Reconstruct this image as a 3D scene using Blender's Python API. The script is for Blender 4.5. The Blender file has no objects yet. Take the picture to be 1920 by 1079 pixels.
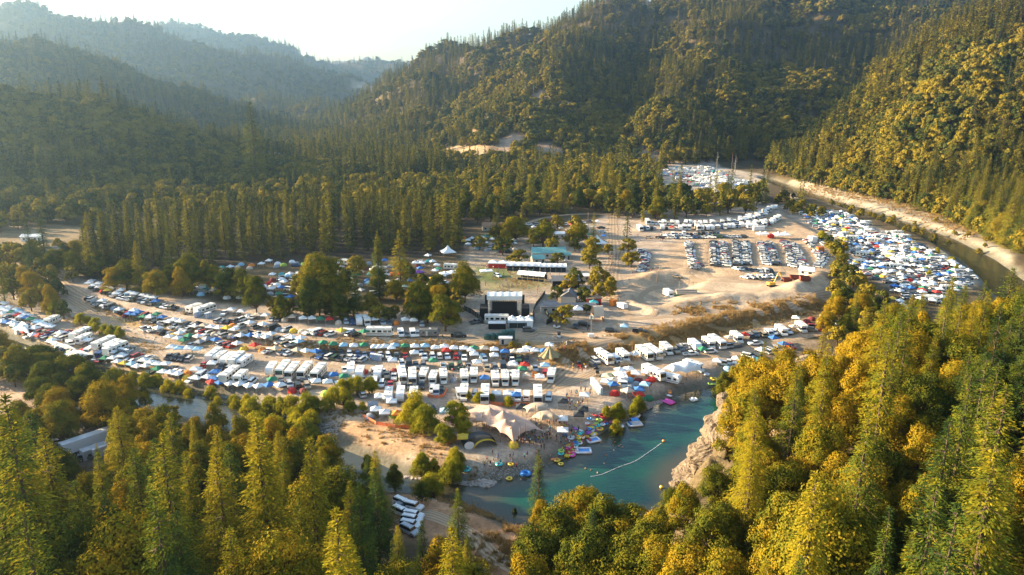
import bpy, bmesh, math, random
import numpy as np
from mathutils import Vector, Matrix
R = math.radians
rnd = random.Random(7)
rng = np.random.default_rng(11)
sc = bpy.context.scene
COL = sc.collection

# ---------------------------------------------------------------- camera, sky, sun, exposure
F, TH, CH = 1400.0, R(15.0), 90.0          # focal length in photo pixels, pitch, height of the drone
cam_d = bpy.data.cameras.new('camera'); cam = bpy.data.objects.new('camera', cam_d); COL.objects.link(cam)
cam_d.sensor_width = 36; cam_d.lens = 36 * F / 1920; cam_d.clip_start = 1; cam_d.clip_end = 30000
cam.location = (0, 0, CH); cam.rotation_euler = (R(90) - TH, 0, 0); sc.camera = cam
sc.render.resolution_x, sc.render.resolution_y = 1024, 575

SUN_EL, SUN_AZ = R(15), R(-74)              # azimuth from +Y, negative = towards the left
sd = Vector((math.sin(SUN_AZ) * math.cos(SUN_EL), math.cos(SUN_AZ) * math.cos(SUN_EL), math.sin(SUN_EL)))
w = bpy.data.worlds.new('World'); sc.world = w; w.use_nodes = True
nt = w.node_tree; nt.nodes.clear()
sky = nt.nodes.new('ShaderNodeTexSky'); sky.sky_type = 'NISHITA'; sky.sun_disc = False
sky.sun_elevation = SUN_EL; sky.sun_rotation = SUN_AZ; sky.air_density = 1.2; sky.dust_density = 1.4; sky.ozone_density = 2.0
bg = nt.nodes.new('ShaderNodeBackground'); bg.inputs[1].default_value = 0.085
wo = nt.nodes.new('ShaderNodeOutputWorld')
nt.links.new(sky.outputs[0], bg.inputs[0]); nt.links.new(bg.outputs[0], wo.inputs[0])
ld = bpy.data.lights.new('sun', 'SUN'); ld.energy = 5.0; ld.angle = R(0.5); ld.color = (1.0, 0.79, 0.51)
sun = bpy.data.objects.new('sun', ld); COL.objects.link(sun)
sun.rotation_euler = sd.to_track_quat('Z', 'Y').to_euler(); sun.location = (0, 0, 500)
sc.view_settings.view_transform = 'Standard'; sc.view_settings.look = 'None'
sc.view_settings.exposure = 2.3; sc.view_settings.gamma = 1
cy = sc.cycles
cy.max_bounces = 5; cy.diffuse_bounces = 2; cy.glossy_bounces = 2; cy.transmission_bounces = 3
cy.transparent_max_bounces = 6; cy.volume_bounces = 0; cy.use_denoising = True
try: cy.denoising_input_passes = 'RGB_ALBEDO_NORMAL'
except Exception: pass

# ---------------------------------------------------------------- picking points in the valley
ct, st = math.cos(TH), math.sin(TH)
def ray(px, py):
    a, b = (px - 960) / F, (540 - py) / F
    return a, ct + b * st, -st + b * ct
def wp(px, py, z=0.0):                       # where the line of sight meets the level z
    a, dy, dz = ray(px, py); t = (z - CH) / dz
    return a * t, dy * t
def P(px, py, Y, dz0=0):                     # a ridge point at a forward distance
    a, dy, dz = ray(px, py); t = Y / dy
    return (a * t, Y, CH + dz * t + dz0)
def proj(x, y, z):
    zz = z - CH; d = y * ct - zz * st; u = y * st + zz * ct
    return 960 + F * x / d, 540 - F * u / d

_lat = np.random.default_rng(3).random((256, 256))
def vn(x, y):
    xi = np.floor(x).astype(int); yi = np.floor(y).astype(int); fx = x - xi; fy = y - yi
    fx = fx * fx * (3 - 2 * fx); fy = fy * fy * (3 - 2 * fy)
    a = _lat[xi & 255, yi & 255]; b = _lat[(xi + 1) & 255, yi & 255]
    c = _lat[xi & 255, (yi + 1) & 255]; d = _lat[(xi + 1) & 255, (yi + 1) & 255]
    return (a * (1 - fx) + b * fx) * (1 - fy) + (c * (1 - fx) + d * fx) * fy - 0.5
def fbm(x, y, s, o=4):
    r = 0; a = 1.0
    for k in range(o):
        r = r + a * vn(x / s + 17.3 * k, y / s + 9.1 * k); s = s / 2.1; a *= 0.5
    return r
def sstep(a, b, x):
    t = np.clip((x - a) / (b - a), 0, 1); return t * t * (3 - 2 * t)
def seg_dist(x, y, p, q):
    dx, dy = q[0] - p[0], q[1] - p[1]; L = dx * dx + dy * dy + 1e-9
    t = np.clip(((x - p[0]) * dx + (y - p[1]) * dy) / L, 0, 1)
    return np.hypot(x - p[0] - t * dx, y - p[1] - t * dy), t
def line_dist(x, y, pts):
    d = np.full(np.shape(x), 1e9)
    for p, q in zip(pts[:-1], pts[1:]): d = np.minimum(d, seg_dist(x, y, p, q)[0])
    return d
def inpoly(x, y, pts):
    c = np.zeros(np.shape(x), bool); n = len(pts)
    for i in range(n):
        (x1, y1), (x2, y2) = pts[i][:2], pts[(i + 1) % n][:2]
        if y1 == y2: continue
        k = ((y1 > y) != (y2 > y)) & (x < (x2 - x1) * (y - y1) / (y2 - y1) + x1); c ^= k
    return c
def sdist(x, y, pts):                        # negative inside
    d = line_dist(x, y, list(pts) + [pts[0]]); return np.where(inpoly(x, y, pts), -d, d)
def W(pts, z=0.0): return [wp(a, b, z) for a, b in pts]

# ridges: points (px, py of the treetops, forward distance), slope
def ridge(pts, slope, sub=22): return [P(a, b, Y, -sub) for a, b, Y in pts], slope
RIDGES = [
 ridge([(-700,330,600),(-300,205,680),(0,154,760),(90,156,790),(200,198,830),(300,238,860),(430,250,900),(520,262,950),(600,285,980),(680,305,1000),(740,318,1020)], .42, 18),
 ridge([(-900,-30,1300),(0,40,1450),(100,66,1480),(200,108,1500),(300,156,1520),(440,205,1560),(560,240,1600),(620,260,1620)], .45, 22),
 ridge([(380,178,2000),(450,164,2000),(560,168,2000),(620,196,2000)], .45),
 ridge([(-900,10,2600),(0,12,2700),(83,8,2700),(127,18,2700),(200,32,2750),(277,46,2800),(317,58,2800),(350,70,2850),(417,90,2900),(467,92,2950),(517,106,3000),(633,134,3100),(700,168,3200)], .40),
 ridge([(200,90,4200),(300,50,4200),(327,35,4200),(350,36,4200),(400,50,4250),(467,60,4300),(517,81,4350),(567,98,4400),(633,118,4400),(700,112,4500),(760,120,4500),(860,150,4500)], .42),
 ridge([(640,112,7000),(690,107,7000),(740,114,7000),(820,140,7000)], .3),
 ridge([(600,245,1800),(640,205,1750),(690,172,1720),(760,140,1680),(830,110,1640),(900,84,1600),(960,60,1570),(1020,40,1540),(1090,22,1520),(1150,6,1500),(1260,-22,1480),(1400,-45,1460),(1700,-60,1500),(2100,-80,1500)], .50, 24),
 ridge([(1150,6,1500),(1060,122,1220),(1000,200,1060),(945,275,960)], .60, -16),
 ridge([(1400,-45,1460),(1330,110,1180),(1265,230,1000)], .60, -10),
 ridge([(830,110,1640),(790,200,1300),(745,262,1120)], .60, -4),
 ridge([(1560,10,1440),(1520,120,1200),(1480,220,1040)], .60, -12),
 ridge([(1530,318,830),(1570,290,815),(1620,245,800),(1700,185,790),(1780,135,780),(1850,90,765),(1920,46,740),(2100,-50,700),(2500,-150,650)], .80, 20),
]
NRIDGE = [P(1345,800,196), P(1420,790,196), P(1560,770,186), P(1700,730,172), P(1850,700,160), P(2050,640,150), P(2500,560,130)]
NRIDGE2 = [P(1700,730,172), P(1650,1100,105), P(1500,1400,70)]
RIV_A = W([(-500,560),(-150,600),(40,672),(190,712),(260,733),(340,752),(430,772),(520,808),(620,860),(740,905),(900,932),(1000,955)], -3)
POOL = W([(930,905),(1010,882),(1050,868),(1090,846),(1140,808),(1190,784),(1228,762),(1290,738),(1345,726),(1400,700),(1480,700),(1470,760),(1400,800),(1330,850),(1275,880),(1262,905),(1290,960),(1200,985),(1060,990),(960,985),(880,950)], -3)
RIV_B = W([(1440,338),(1520,368),(1600,392),(1680,418),(1760,448),(1830,485),(1880,525),(1960,600),(2050,720)], -3)
TERR = W([(-900,520),(-100,505),(60,520),(150,560),(260,598),(420,628),(600,650),(800,648),(960,655),(1060,672),(1130,655),(1220,638),(1320,615),(1420,594),(1540,568),(1570,520),(1580,480),(1540,440),(1480,410),(1440,370),(1300,300),(900,260),(-900,260)], 2)
BOWL = W([(1195,575),(1215,545),(1265,528),(1330,535),(1300,560),(1240,578)], 0)
MOUNDS = [(W([(1180,560),(1175,575),(1190,590),(1230,600)]),1.6,4), (W([(1190,543),(1240,524),(1330,520),(1420,530)]),1.5,5),
          (W([(1265,590),(1330,575),(1420,572),(1500,560)]),1.7,5), (W([(1010,645),(1060,640),(1110,632)]),-1.5,6), (W([(1480,556),(1545,530)]),2.2,5)]

def H(x, y):
    x = np.asarray(x, float); y = np.asarray(y, float)
    wx = x + 30 * fbm(x, y, 260, 2); wy = y + 30 * fbm(x + 999, y, 260, 2)
    far = sstep(500, 900, y)
    ux = x + (wx - x) * far; uy = y + (wy - y) * far
    h = np.full(x.shape, -1e3)
    for pts, s in RIDGES:
        for p, q in zip(pts[:-1], pts[1:]):
            d, t = seg_dist(ux, uy, p, q)
            h = np.maximum(h, p[2] + (q[2] - p[2]) * t - s * (np.sqrt(d * d + 900) - 30))
    n = fbm(x + 5000, y, 240, 5)
    g = np.abs(fbm(x, y + 4000, 190, 3))
    hill = h + np.clip(h, 0, 60) / 60 * (n * 38 - g * 62 + 19)
    base = 0.35 * fbm(x, y, 30, 3)
    base = base + 3.0 * sstep(5, -5, sdist(x, y, TERR))
    for pts, hh, ww in MOUNDS:
        base = base + hh * np.exp(-(line_dist(x, y, pts) / ww) ** 2) * (1 + 0.6 * fbm(x, y, 9, 2))
    base = base - 2.5 * sstep(2, -8, sdist(x, y, BOWL))
    pit = sstep(18, 0, np.minimum(line_dist(x, y, MOUNDS[1][0]), line_dist(x, y, MOUNDS[2][0]))); base = base + pit * (.9 * np.abs(fbm(x, y, 11, 4)) + .25 * fbm(x, y, 3, 2))
    # the wooded spur at the near right, with its cliff over the pool
    hn = np.full(x.shape, -1e3)
    for p, q in zip(NRIDGE[:-1], NRIDGE[1:]):
        d, t = seg_dist(x, y, p, q); hn = np.maximum(hn, p[2] - 7 + (q[2] - p[2]) * t - np.where(y > 190, .62, .18) * d)
    for p, q in zip(NRIDGE2[:-1], NRIDGE2[1:]):
        d, t = seg_dist(x, y, p, q); hn = np.maximum(hn, p[2] + (q[2] - p[2]) * t - .45 * d)
    dp = sdist(x, y, POOL)
    hn = hn * sstep(0, 9, dp) + np.clip(hn, 0, 1) * 2.2 * fbm(x, y, 12, 4)
    rightside = sstep(-2, 10, x - np.interp(y, [60, 130, 158, 190, 215, 240, 300], [4, 26, 41, 43, 54, 70, 120]))
    hn = hn * (1 - .45 * np.abs(fbm(x, y, 7, 4)) * sstep(26, 10, dp))
    hn = np.minimum(hn, 70) * rightside
    # near slope under the drone
    nl = (118 - y) * 0.16 + 0.04 * np.abs(x + 30); nl = np.where(y < 118, np.clip(nl, 0, 30), 0)
    base = np.maximum(base, np.maximum(hn, nl))
    k = 6.0
    r = np.where(hill > base + 30, hill, base + k * np.log1p(np.exp(np.clip((hill - base) / k, -30, 30))) )
    # river beds
    da = line_dist(x, y, RIV_A); db = line_dist(x, y, RIV_B)
    wa = np.interp(x, [-260, -120, -60, -25, 10], [6, 8, 7, 3, 6])
    bed = np.minimum(np.minimum(da - wa, db - np.interp(y, [250, 500, 800], [10, 8, 6])), dp)
    bed = bed + 1.2 * fbm(x, y, 14, 3)
    cut = sstep(9, -6, bed)
    r = r * (1 - cut) + np.minimum(r, -5.2) * cut
    return r

# ---------------------------------------------------------------- terrain grid (polar about the valley mouth)
us = np.concatenate([np.arange(-1700, -200, 24), np.arange(-200, 2120, 5.0), np.arange(2120, 3600, 24)])
rs = [34.0]
while rs[-1] < 7600:
    r0 = rs[-1]; rs.append(r0 + max(1.3, r0 * 0.0062) if r0 < 3600 else r0 + r0 * 0.02)
rs = np.array(rs); NU, NR = len(us), len(rs)
GX = (us[None, :] - 960) / F * rs[:, None]; GY = np.repeat(rs[:, None], NU, 1)
GZ = H(GX, GY)
def hz(x, y):                                # height by looking it up in the grid
    y = max(y, 35.0)
    i = int(np.searchsorted(rs, y)) - 1; i = max(0, min(NR - 2, i)); fy = (y - rs[i]) / (rs[i + 1] - rs[i])
    u = x / y * F + 960; j = int(np.searchsorted(us, u)) - 1; j = max(0, min(NU - 2, j)); fx = (u - us[j]) / (us[j + 1] - us[j])
    fx = min(1, max(0, fx)); fy = min(1, max(0, fy))
    return float((GZ[i, j] * (1 - fx) + GZ[i, j + 1] * fx) * (1 - fy) + (GZ[i + 1, j] * (1 - fx) + GZ[i + 1, j + 1] * fx) * fy)
def gp(px, py, lift=0.0):                    # ground point seen at a pixel of the photograph
    z = 0.0
    for _ in range(14):
        x, y = wp(px, py, z + lift); z += 0.6 * (hz(x, y) - z)
    return x, y, hz(x, y)

# ---------------------------------------------------------------- materials
def srgb(*c): return tuple(((v / 255) / 12.92 if v <= 10 else (((v / 255) + .055) / 1.055) ** 2.4) for v in c) + (1,)
MATS = {}
def mat(name, col=None, rough=0.8, metal=0.0, noise=0.12, scale=3.0, emit=None, alpha=None, spec=0.3):
    if name in MATS: return MATS[name]
    m = bpy.data.materials.new(name); m.use_nodes = True; MATS[name] = m
    n = m.node_tree.nodes; l = m.node_tree.links; b = n['Principled BSDF']
    b.inputs['Roughness'].default_value = rough; b.inputs['Metallic'].default_value = metal
    b.inputs['Specular IOR Level'].default_value = spec
    col = tuple(col[:3]) + (1,)
    if noise:
        tc = n.new('ShaderNodeTexCoord'); t = n.new('ShaderNodeTexNoise'); t.inputs['Scale'].default_value = scale
        t.inputs['Detail'].default_value = 4
        mx = n.new('ShaderNodeMix'); mx.data_type = 'RGBA'
        mx.inputs['A'].default_value = tuple(v * (1 - noise) for v in col[:3]) + (1,)
        mx.inputs['B'].default_value = tuple(min(1, v * (1 + noise)) for v in col[:3]) + (1,)
        l.new(tc.outputs['Object'], t.inputs['Vector']); l.new(t.outputs['Fac'], mx.inputs['Factor'])
        l.new(mx.outputs['Result'], b.inputs['Base Color'])
    else: b.inputs['Base Color'].default_value = col
    m.diffuse_color = col
    return m
def leaf_mat(name, stops, trans=0.35, vary=0.5, patch=60.0, off=.45):
    m = bpy.data.materials.new(name); m.use_nodes = True; MATS[name] = m
    n = m.node_tree.nodes; l = m.node_tree.links; n.clear()
    oi = n.new('ShaderNodeObjectInfo'); geo = n.new('ShaderNodeNewGeometry')
    big = n.new('ShaderNodeTexNoise'); big.inputs['Scale'].default_value = 1 / patch; big.inputs['Detail'].default_value = 3
    sm = n.new('ShaderNodeTexNoise'); sm.inputs['Scale'].default_value = 0.45; sm.inputs['Detail'].default_value = 3
    l.new(geo.outputs['Position'], big.inputs['Vector']); l.new(geo.outputs['Position'], sm.inputs['Vector'])
    a = n.new('ShaderNodeMath'); a.operation = 'MULTIPLY_ADD'; a.inputs[1].default_value = vary; l.new(oi.outputs['Random'], a.inputs[0])
    b = n.new('ShaderNodeMath'); b.operation = 'MULTIPLY_ADD'; b.inputs[1].default_value = 1.3; b.inputs[2].default_value = -0.55
    l.new(big.outputs['Fac'], b.inputs[0]); l.new(b.outputs[0], a.inputs[2])
    c = n.new('ShaderNodeMath'); c.operation = 'MULTIPLY_ADD'; c.inputs[1].default_value = 1.6; l.new(sm.outputs['Fac'], c.inputs[0])
    a2 = n.new('ShaderNodeMath'); a2.operation = 'SUBTRACT'; a2.inputs[1].default_value = off; l.new(a.outputs[0], a2.inputs[0]); l.new(a2.outputs[0], c.inputs[2])
    rp = n.new('ShaderNodeValToRGB'); e = rp.color_ramp.elements
    e[0].position = 0.1; e[0].color = stops[0] + (1,); e[1].position = 1.05 if False else 1.0; e[1].color = stops[-1] + (1,)
    for k, s in enumerate(stops[1:-1]):
        q = e.new(0.1 + 0.9 * (k + 1) / (len(stops) - 1)); q.color = s + (1,)
    l.new(c.outputs[0], rp.inputs[0])
    d = n.new('ShaderNodeBsdfDiffuse'); t = n.new('ShaderNodeBsdfTranslucent'); mx = n.new('ShaderNodeMixShader'); o = n.new('ShaderNodeOutputMaterial')
    mx.inputs[0].default_value = trans
    l.new(rp.outputs[0], d.inputs[0]); l.new(rp.outputs[0], t.inputs[0]); l.new(d.outputs[0], mx.inputs[1]); l.new(t.outputs[0], mx.inputs[2])
    l.new(mx.outputs[0], o.inputs[0]); return m
M_CON = leaf_mat('conifer_needles', [(.024,.044,.016), (.050,.078,.015), (.12,.13,.013), (.26,.20,.013)], .14, .8, 60, .60)
M_DARK = leaf_mat('dark_conifer_needles', [(.020,.038,.020), (.040,.056,.018), (.21,.175,.016)], .12, .45)
M_OAK = leaf_mat('oak_leaves', [(.04,.055,.012), (.080,.090,.012), (.17,.145,.012), (.28,.18,.013)], .16, .7, 60, .55)
M_WIL = leaf_mat('willow_leaves', [(.11,.125,.015), (.25,.235,.018), (.40,.32,.02)], .42)
M_FCON = leaf_mat('far_conifer_needles', [(.018,.036,.018), (.032,.056,.022), (.072,.090,.018), (.22,.185,.018)], .15, .9, 90)
M_FOAK = leaf_mat('far_oak_leaves', [(.030,.042,.016), (.048,.062,.018), (.10,.098,.018), (.23,.17,.020)], .15, .9, 70)
M_BARK = mat('bark', (.10,.065,.045), .95, noise=.4, scale=6)
M_SNAG = mat('bleached_wood', (.30,.26,.22), .95, noise=.3, scale=6)

# terrain colours by what the surface is
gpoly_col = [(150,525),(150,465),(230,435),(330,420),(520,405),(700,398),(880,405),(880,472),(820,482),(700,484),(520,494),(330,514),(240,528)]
def shade_terrain():
    x, y, z = GX.ravel(), GY.ravel(), GZ.ravel()
    wob = 5 * fbm(x, y, 22, 4)
    c = np.empty((x.size, 3)); c[:] = (.085, .062, .032)
    grass = np.clip(.5 + fbm(x, y, 40, 4) * 1.3, 0, 1)[:, None]
    c = c * (1 - .5 * grass) + np.array((.15, .105, .05)) * .5 * grass
    def paint(pts, col, fe=4, z0=0, wb=1.0):
        nonlocal c
        s = sdist(x, y, W(pts, z0)) + wob * wb; k = sstep(fe, -fe, s)[:, None]; c = c * (1 - k) + np.array(col) * k
    def stroke(pts, wd, col, fe=1.5, z0=0):
        nonlocal c
        k = sstep(wd + fe, wd - fe, line_dist(x, y, W(pts, z0)) + .35 * wob)[:, None]; c = c * (1 - k) + np.array(col) * k
    LOT, GRAV, GOLD, TAN, SAND = (.42,.29,.18), (.40,.30,.215), (.31,.195,.085), (.40,.27,.165), (.43,.32,.215)
    paint([(-300,440),(60,425),(200,440),(200,520),(130,560),(-300,560)], (.24,.165,.085))          # pasture by the bridge
    paint([(-200,560),(0,545),(120,520),(260,560),(480,590),(880,600),(1000,470),(1150,405),(1420,395),(1470,385),(1560,420),(1620,480),(1600,560),(1400,640),(1540,640),(1350,720),(1230,790),(1130,850),(1030,900),(900,905),(740,880),(600,800),(430,760),(180,700),(-200,640)], GRAV)
    paint([(860,470),(1160,440),(1190,560),(1180,620),(1060,655),(870,650),(840,600),(880,560)], (.36,.275,.195))
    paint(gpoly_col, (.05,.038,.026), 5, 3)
    paint([(905,505),(1000,520),(1040,545),(1010,560),(900,560)], (.22,.185,.085))                  # olive brown meadow before the stage
    paint([(885,510),(960,520),(940,545),(890,540)], (.12,.14,.05), 3)
    paint([(1190,500),(1260,470),(1290,425),(1480,400),(1560,430),(1590,480),(1560,540),(1420,580),(1180,605),(1165,560)], LOT, 4, 3)
    paint([(1180,560),(1230,530),(1330,520),(1440,535),(1530,545),(1400,575),(1200,605)], SAND, 4, 3)
    stroke([(1060,672),(1130,657),(1220,640),(1320,617),(1420,596),(1540,570)], 7, GOLD, 4, 2)
    stroke([(1140,640),(1250,618),(1380,588),(1500,565)], 4, GOLD, 3, 3)
    stroke([(180,575),(260,600),(420,630),(600,652),(800,649),(960,652)], 3.5, (.38,.25,.10), 2, 2)
    stroke([(600,652),(780,650),(960,648),(1040,655)], 5, (.27,.18,.09), 3, 2)
    paint([(1010,640),(1100,628),(1120,650),(1040,662)], (.17,.12,.08), 3, 2)
    paint([(1250,556),(1300,548),(1312,556),(1270,566)], (.07,.13,.04), 1.5, 0, .2)                 # green turf in the pit
    paint([(520,800),(600,770),(700,790),(860,830),(980,860),(1030,900),(900,905),(740,890),(620,850)], (.40,.31,.22))
    paint([(570,790),(740,790),(820,815),(880,880),(740,850),(600,820)], (.42,.26,.14), 3)
    paint([(1440,338),(1520,342),(1700,376),(1800,408),(1900,455),(1900,520),(1820,480),(1700,425),(1560,385)], (.40,.32,.22), 3, 0, .5)
    paint([(1560,350),(1720,378),(1860,440),(1900,475),(1840,440),(1720,395),(1600,368)], (.25,.19,.08), 3, 0)
    paint([(1540,400),(1640,425),(1760,470),(1850,520),(1780,560),(1700,560),(1600,500),(1560,460)], (.33,.27,.20), 4, 0)
    paint([(1225,310),(1330,305),(1440,325),(1420,400),(1250,395)], (.42,.34,.26), 4, 3)
    paint([(740,925),(850,900),(880,915),(980,960),(1000,1090),(860,1090),(850,1010),(750,1010)], (.36,.20,.105), 3, 0)
    paint([(-100,720),(40,712),(60,760),(-100,790)], (.42,.28,.18), 3, 0)
    paint([(130,800),(240,790),(260,860),(60,870),(60,820)], (.22,.17,.13), 3, 0)
    paint([(820,275),(960,280),(900,305),(830,300)], (.46,.31,.17), 4, 6)
    # bare slips on the big hill
    for a, b, Y, rr in [(1195,60,1480,46),(960,270,930,26),(1030,290,900,30),(1215,300,880,34),(1120,285,890,22),(1010,190,1040,18),(1070,200,1020,14),(520,320,900,24),(660,260,1250,35),(890,245,1080,18),(1130,262,960,14),(400,240,840,18),(700,170,3000,100),(1500,290,1000,16)]:
        px_, py_, pz_ = P(a, b, Y); k = sstep(rr, rr * .55, np.hypot(x - px_, (y - py_) * .6) + wob * 1.6)[:, None]; c = c * (1 - k) + np.array((.40,.28,.19)) * k
    # rock and gravel at the water
    k = sstep(-.6, -2.2, z)[:, None] * (x > -400)[:, None]; c = c * (1 - k) + np.array((.16,.14,.10)) * k
    dp = sdist(x, y, POOL); k = (sstep(34, 20, dp) * sstep(-3, 2, x - np.interp(y, [120,180,190,215,240], [60,40,46,56,75])))[:, None] * (z > -1)[:, None]
    c = c * (1 - k) + np.array((.20,.14,.085)) * k
    return c * (1 + .35 * fbm(x, y, 5, 3))[:, None]
gmat = bpy.data.materials.new('soil_gravel_and_dry_grass'); gmat.use_nodes = True
n = gmat.node_tree.nodes; l = gmat.node_tree.links; b = n['Principled BSDF']; b.inputs['Roughness'].default_value = .95; b.inputs['Specular IOR Level'].default_value = .15
at = n.new('ShaderNodeAttribute'); at.attribute_name = 'surface'
geo = n.new('ShaderNodeNewGeometry'); t1 = n.new('ShaderNodeTexNoise'); t1.inputs['Scale'].default_value = .9; t1.inputs['Detail'].default_value = 7; t1.inputs['Roughness'].default_value = .7
t2 = n.new('ShaderNodeTexNoise'); t2.inputs['Scale'].default_value = .09; t2.inputs['Detail'].default_value = 5
l.new(geo.outputs['Position'], t1.inputs['Vector']); l.new(geo.outputs['Position'], t2.inputs['Vector'])
mm = n.new('ShaderNodeMath'); mm.operation = 'MULTIPLY_ADD'; mm.inputs[1].default_value = 1.7; mm.inputs[2].default_value = .14; l.new(t1.outputs['Fac'], mm.inputs[0])
m2 = n.new('ShaderNodeMath'); m2.operation = 'MULTIPLY_ADD'; m2.inputs[1].default_value = 1.3; m2.inputs[2].default_value = .35; l.new(t2.outputs['Fac'], m2.inputs[0])
m3 = n.new('ShaderNodeMath'); m3.operation = 'MULTIPLY'; l.new(mm.outputs[0], m3.inputs[0]); l.new(m2.outputs[0], m3.inputs[1])
vs = n.new('ShaderNodeVectorMath'); vs.operation = 'SCALE'; l.new(at.outputs['Color'], vs.inputs[0]); l.new(m3.outputs[0], vs.inputs['Scale'])
l.new(vs.outputs[0], b.inputs['Base Color'])
bp = n.new('ShaderNodeBump'); bp.inputs['Strength'].default_value = .6; bp.inputs['Distance'].default_value = .5; l.new(t1.outputs['Fac'], bp.inputs['Height']); l.new(bp.outputs[0], b.inputs['Normal'])

def fast_mesh(name, V, Fc, mats=(), midx=None, smooth=False):
    V = np.asarray(V, np.float32); Fc = np.asarray(Fc, np.int32); k = Fc.shape[1]
    me = bpy.data.meshes.new(name); me.vertices.add(len(V)); me.vertices.foreach_set('co', V.ravel())
    me.loops.add(Fc.size); me.loops.foreach_set('vertex_index', Fc.ravel()); me.polygons.add(len(Fc))
    me.polygons.foreach_set('loop_start', np.arange(0, Fc.size, k, dtype=np.int32))
    for m in mats: me.materials.append(m)
    if midx is not None: me.polygons.foreach_set('material_index', np.asarray(midx, np.int32))
    if smooth: me.polygons.foreach_set('use_smooth', np.ones(len(Fc), bool))
    me.update(); me.validate(); return me
def link(name, me, parent=None, loc=(0,0,0), rz=0, s=1.0, rot=None):
    o = bpy.data.objects.new(name, me); COL.objects.link(o); o.parent = parent
    o.location = loc; o.rotation_euler = rot or (0, 0, rz)
    if s != 1.0: o.scale = (s, s, s) if isinstance(s, (int, float)) else s
    return o
def structure(o): o['kind'] = 'structure'; return o

ii = (np.arange(NR - 1)[:, None] * NU + np.arange(NU - 1)[None, :]).ravel()
gm = fast_mesh('ground', np.stack([GX.ravel(), GY.ravel(), GZ.ravel()], 1), np.stack([ii, ii + 1, ii + NU + 1, ii + NU], 1), [gmat], smooth=True)
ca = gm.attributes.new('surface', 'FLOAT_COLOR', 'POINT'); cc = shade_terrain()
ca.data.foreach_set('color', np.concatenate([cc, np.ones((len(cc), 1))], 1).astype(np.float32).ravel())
structure(link('ground', gm))

# water: one sheet at river level, the beds carve it out
wm = bpy.data.materials.new('river_water'); wm.use_nodes = True; n = wm.node_tree.nodes; l = wm.node_tree.links; b = n['Principled BSDF']
b.inputs['Roughness'].default_value = .08; b.inputs['IOR'].default_value = 1.33
geo = n.new('ShaderNodeNewGeometry'); t = n.new('ShaderNodeTexNoise'); t.inputs['Scale'].default_value = .06; t.inputs['Detail'].default_value = 4; l.new(geo.outputs['Position'], t.inputs['Vector'])
rp = n.new('ShaderNodeValToRGB'); rp.color_ramp.elements[0].color = (.004,.026,.030,1); rp.color_ramp.elements[0].position = .35; rp.color_ramp.elements[1].color = (.007,.068,.040,1); rp.color_ramp.elements[1].position = .7
at = n.new('ShaderNodeAttribute'); at.attribute_name = 'depth'; mx = n.new('ShaderNodeMix'); mx.data_type = 'RGBA'; mx.inputs['A'].default_value = (.055,.05,.03,1)
l.new(t.outputs['Fac'], rp.inputs[0]); l.new(rp.outputs[0], mx.inputs['B']); l.new(at.outputs['Fac'], mx.inputs['Factor']); l.new(mx.outputs['Result'], b.inputs['Base Color'])
w1 = n.new('ShaderNodeTexNoise'); w1.inputs['Scale'].default_value = .8; w1.inputs['Detail'].default_value = 5
mp = n.new('ShaderNodeMapping'); mp.inputs['Scale'].default_value = (.6, 1.8, 1); l.new(geo.outputs['Position'], mp.inputs[0]); l.new(mp.outputs[0], w1.inputs['Vector'])
bp = n.new('ShaderNodeBump'); bp.inputs['Strength'].default_value = .22; bp.inputs['Distance'].default_value = .25; l.new(w1.outputs['Fac'], bp.inputs['Height']); l.new(bp.outputs[0], b.inputs['Normal'])
def water(name, pts, res, pool=False):
    P_ = np.array(pts); x0, y0 = P_.min(0) - 25; x1, y1 = P_.max(0) + 25
    xs = np.arange(x0, x1, res); ys = np.arange(y0, y1, res); X, Y = np.meshgrid(xs, ys)
    d = sdist(X, Y, pts) if pool else line_dist(X, Y, pts) - 16
    keep = (d < 14) if pool else (d < 6)
    idx = -np.ones(X.shape, int); idx[keep] = np.arange(keep.sum()); V = np.stack([X[keep], Y[keep], np.full(keep.sum(), -3.0)], 1)
    q = keep[:-1, :-1] & keep[1:, :-1] & keep[:-1, 1:] & keep[1:, 1:]
    Fc = np.stack([idx[:-1, :-1][q], idx[:-1, 1:][q], idx[1:, 1:][q], idx[1:, :-1][q]], 1)
    me = fast_mesh(name, V, Fc, [wm], smooth=True)
    dep = me.attributes.new('depth', 'FLOAT', 'POINT')
    v = sstep(-1.5, -9, sdist(V[:, 0], V[:, 1], POOL)) if pool else np.full(len(V), .12)
    dep.data.foreach_set('value', v.astype(np.float32)); return structure(link(name, me))
water('swimming_hole_water', POOL, 1.5, True)
RA = [p for p in RIV_A]
o = water('river_water', RA[:-2] , 4.0)
o.location.z = -.02
water('river_water', RIV_B, 5.0)

# ---------------------------------------------------------------- trees
def tube(pts, rad, k=6):
    V = []; Fc = []
    pts = np.asarray(pts, float)
    for i, p in enumerate(pts):
        d = pts[min(i + 1, len(pts) - 1)] - pts[max(i - 1, 0)]; d = d / (np.linalg.norm(d) + 1e-9)
        a = np.cross(d, (1, 0, 0.1)); a /= np.linalg.norm(a) + 1e-9; b = np.cross(d, a)
        for j in range(k):
            t = 2 * math.pi * j / k; V.append(p + rad[i] * (a * math.cos(t) + b * math.sin(t)))
    for i in range(len(pts) - 1):
        for j in range(k):
            Fc.append((i * k + j, i * k + (j + 1) % k, (i + 1) * k + (j + 1) % k, (i + 1) * k + j))
    return np.array(V), np.array(Fc, int)
def cat_meshes(L):
    V = []; Fc = []; o = 0
    for v, f in L:
        V.append(v); Fc.append(f + o); o += len(v)
    return np.concatenate(V), np.concatenate(Fc)
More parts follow.
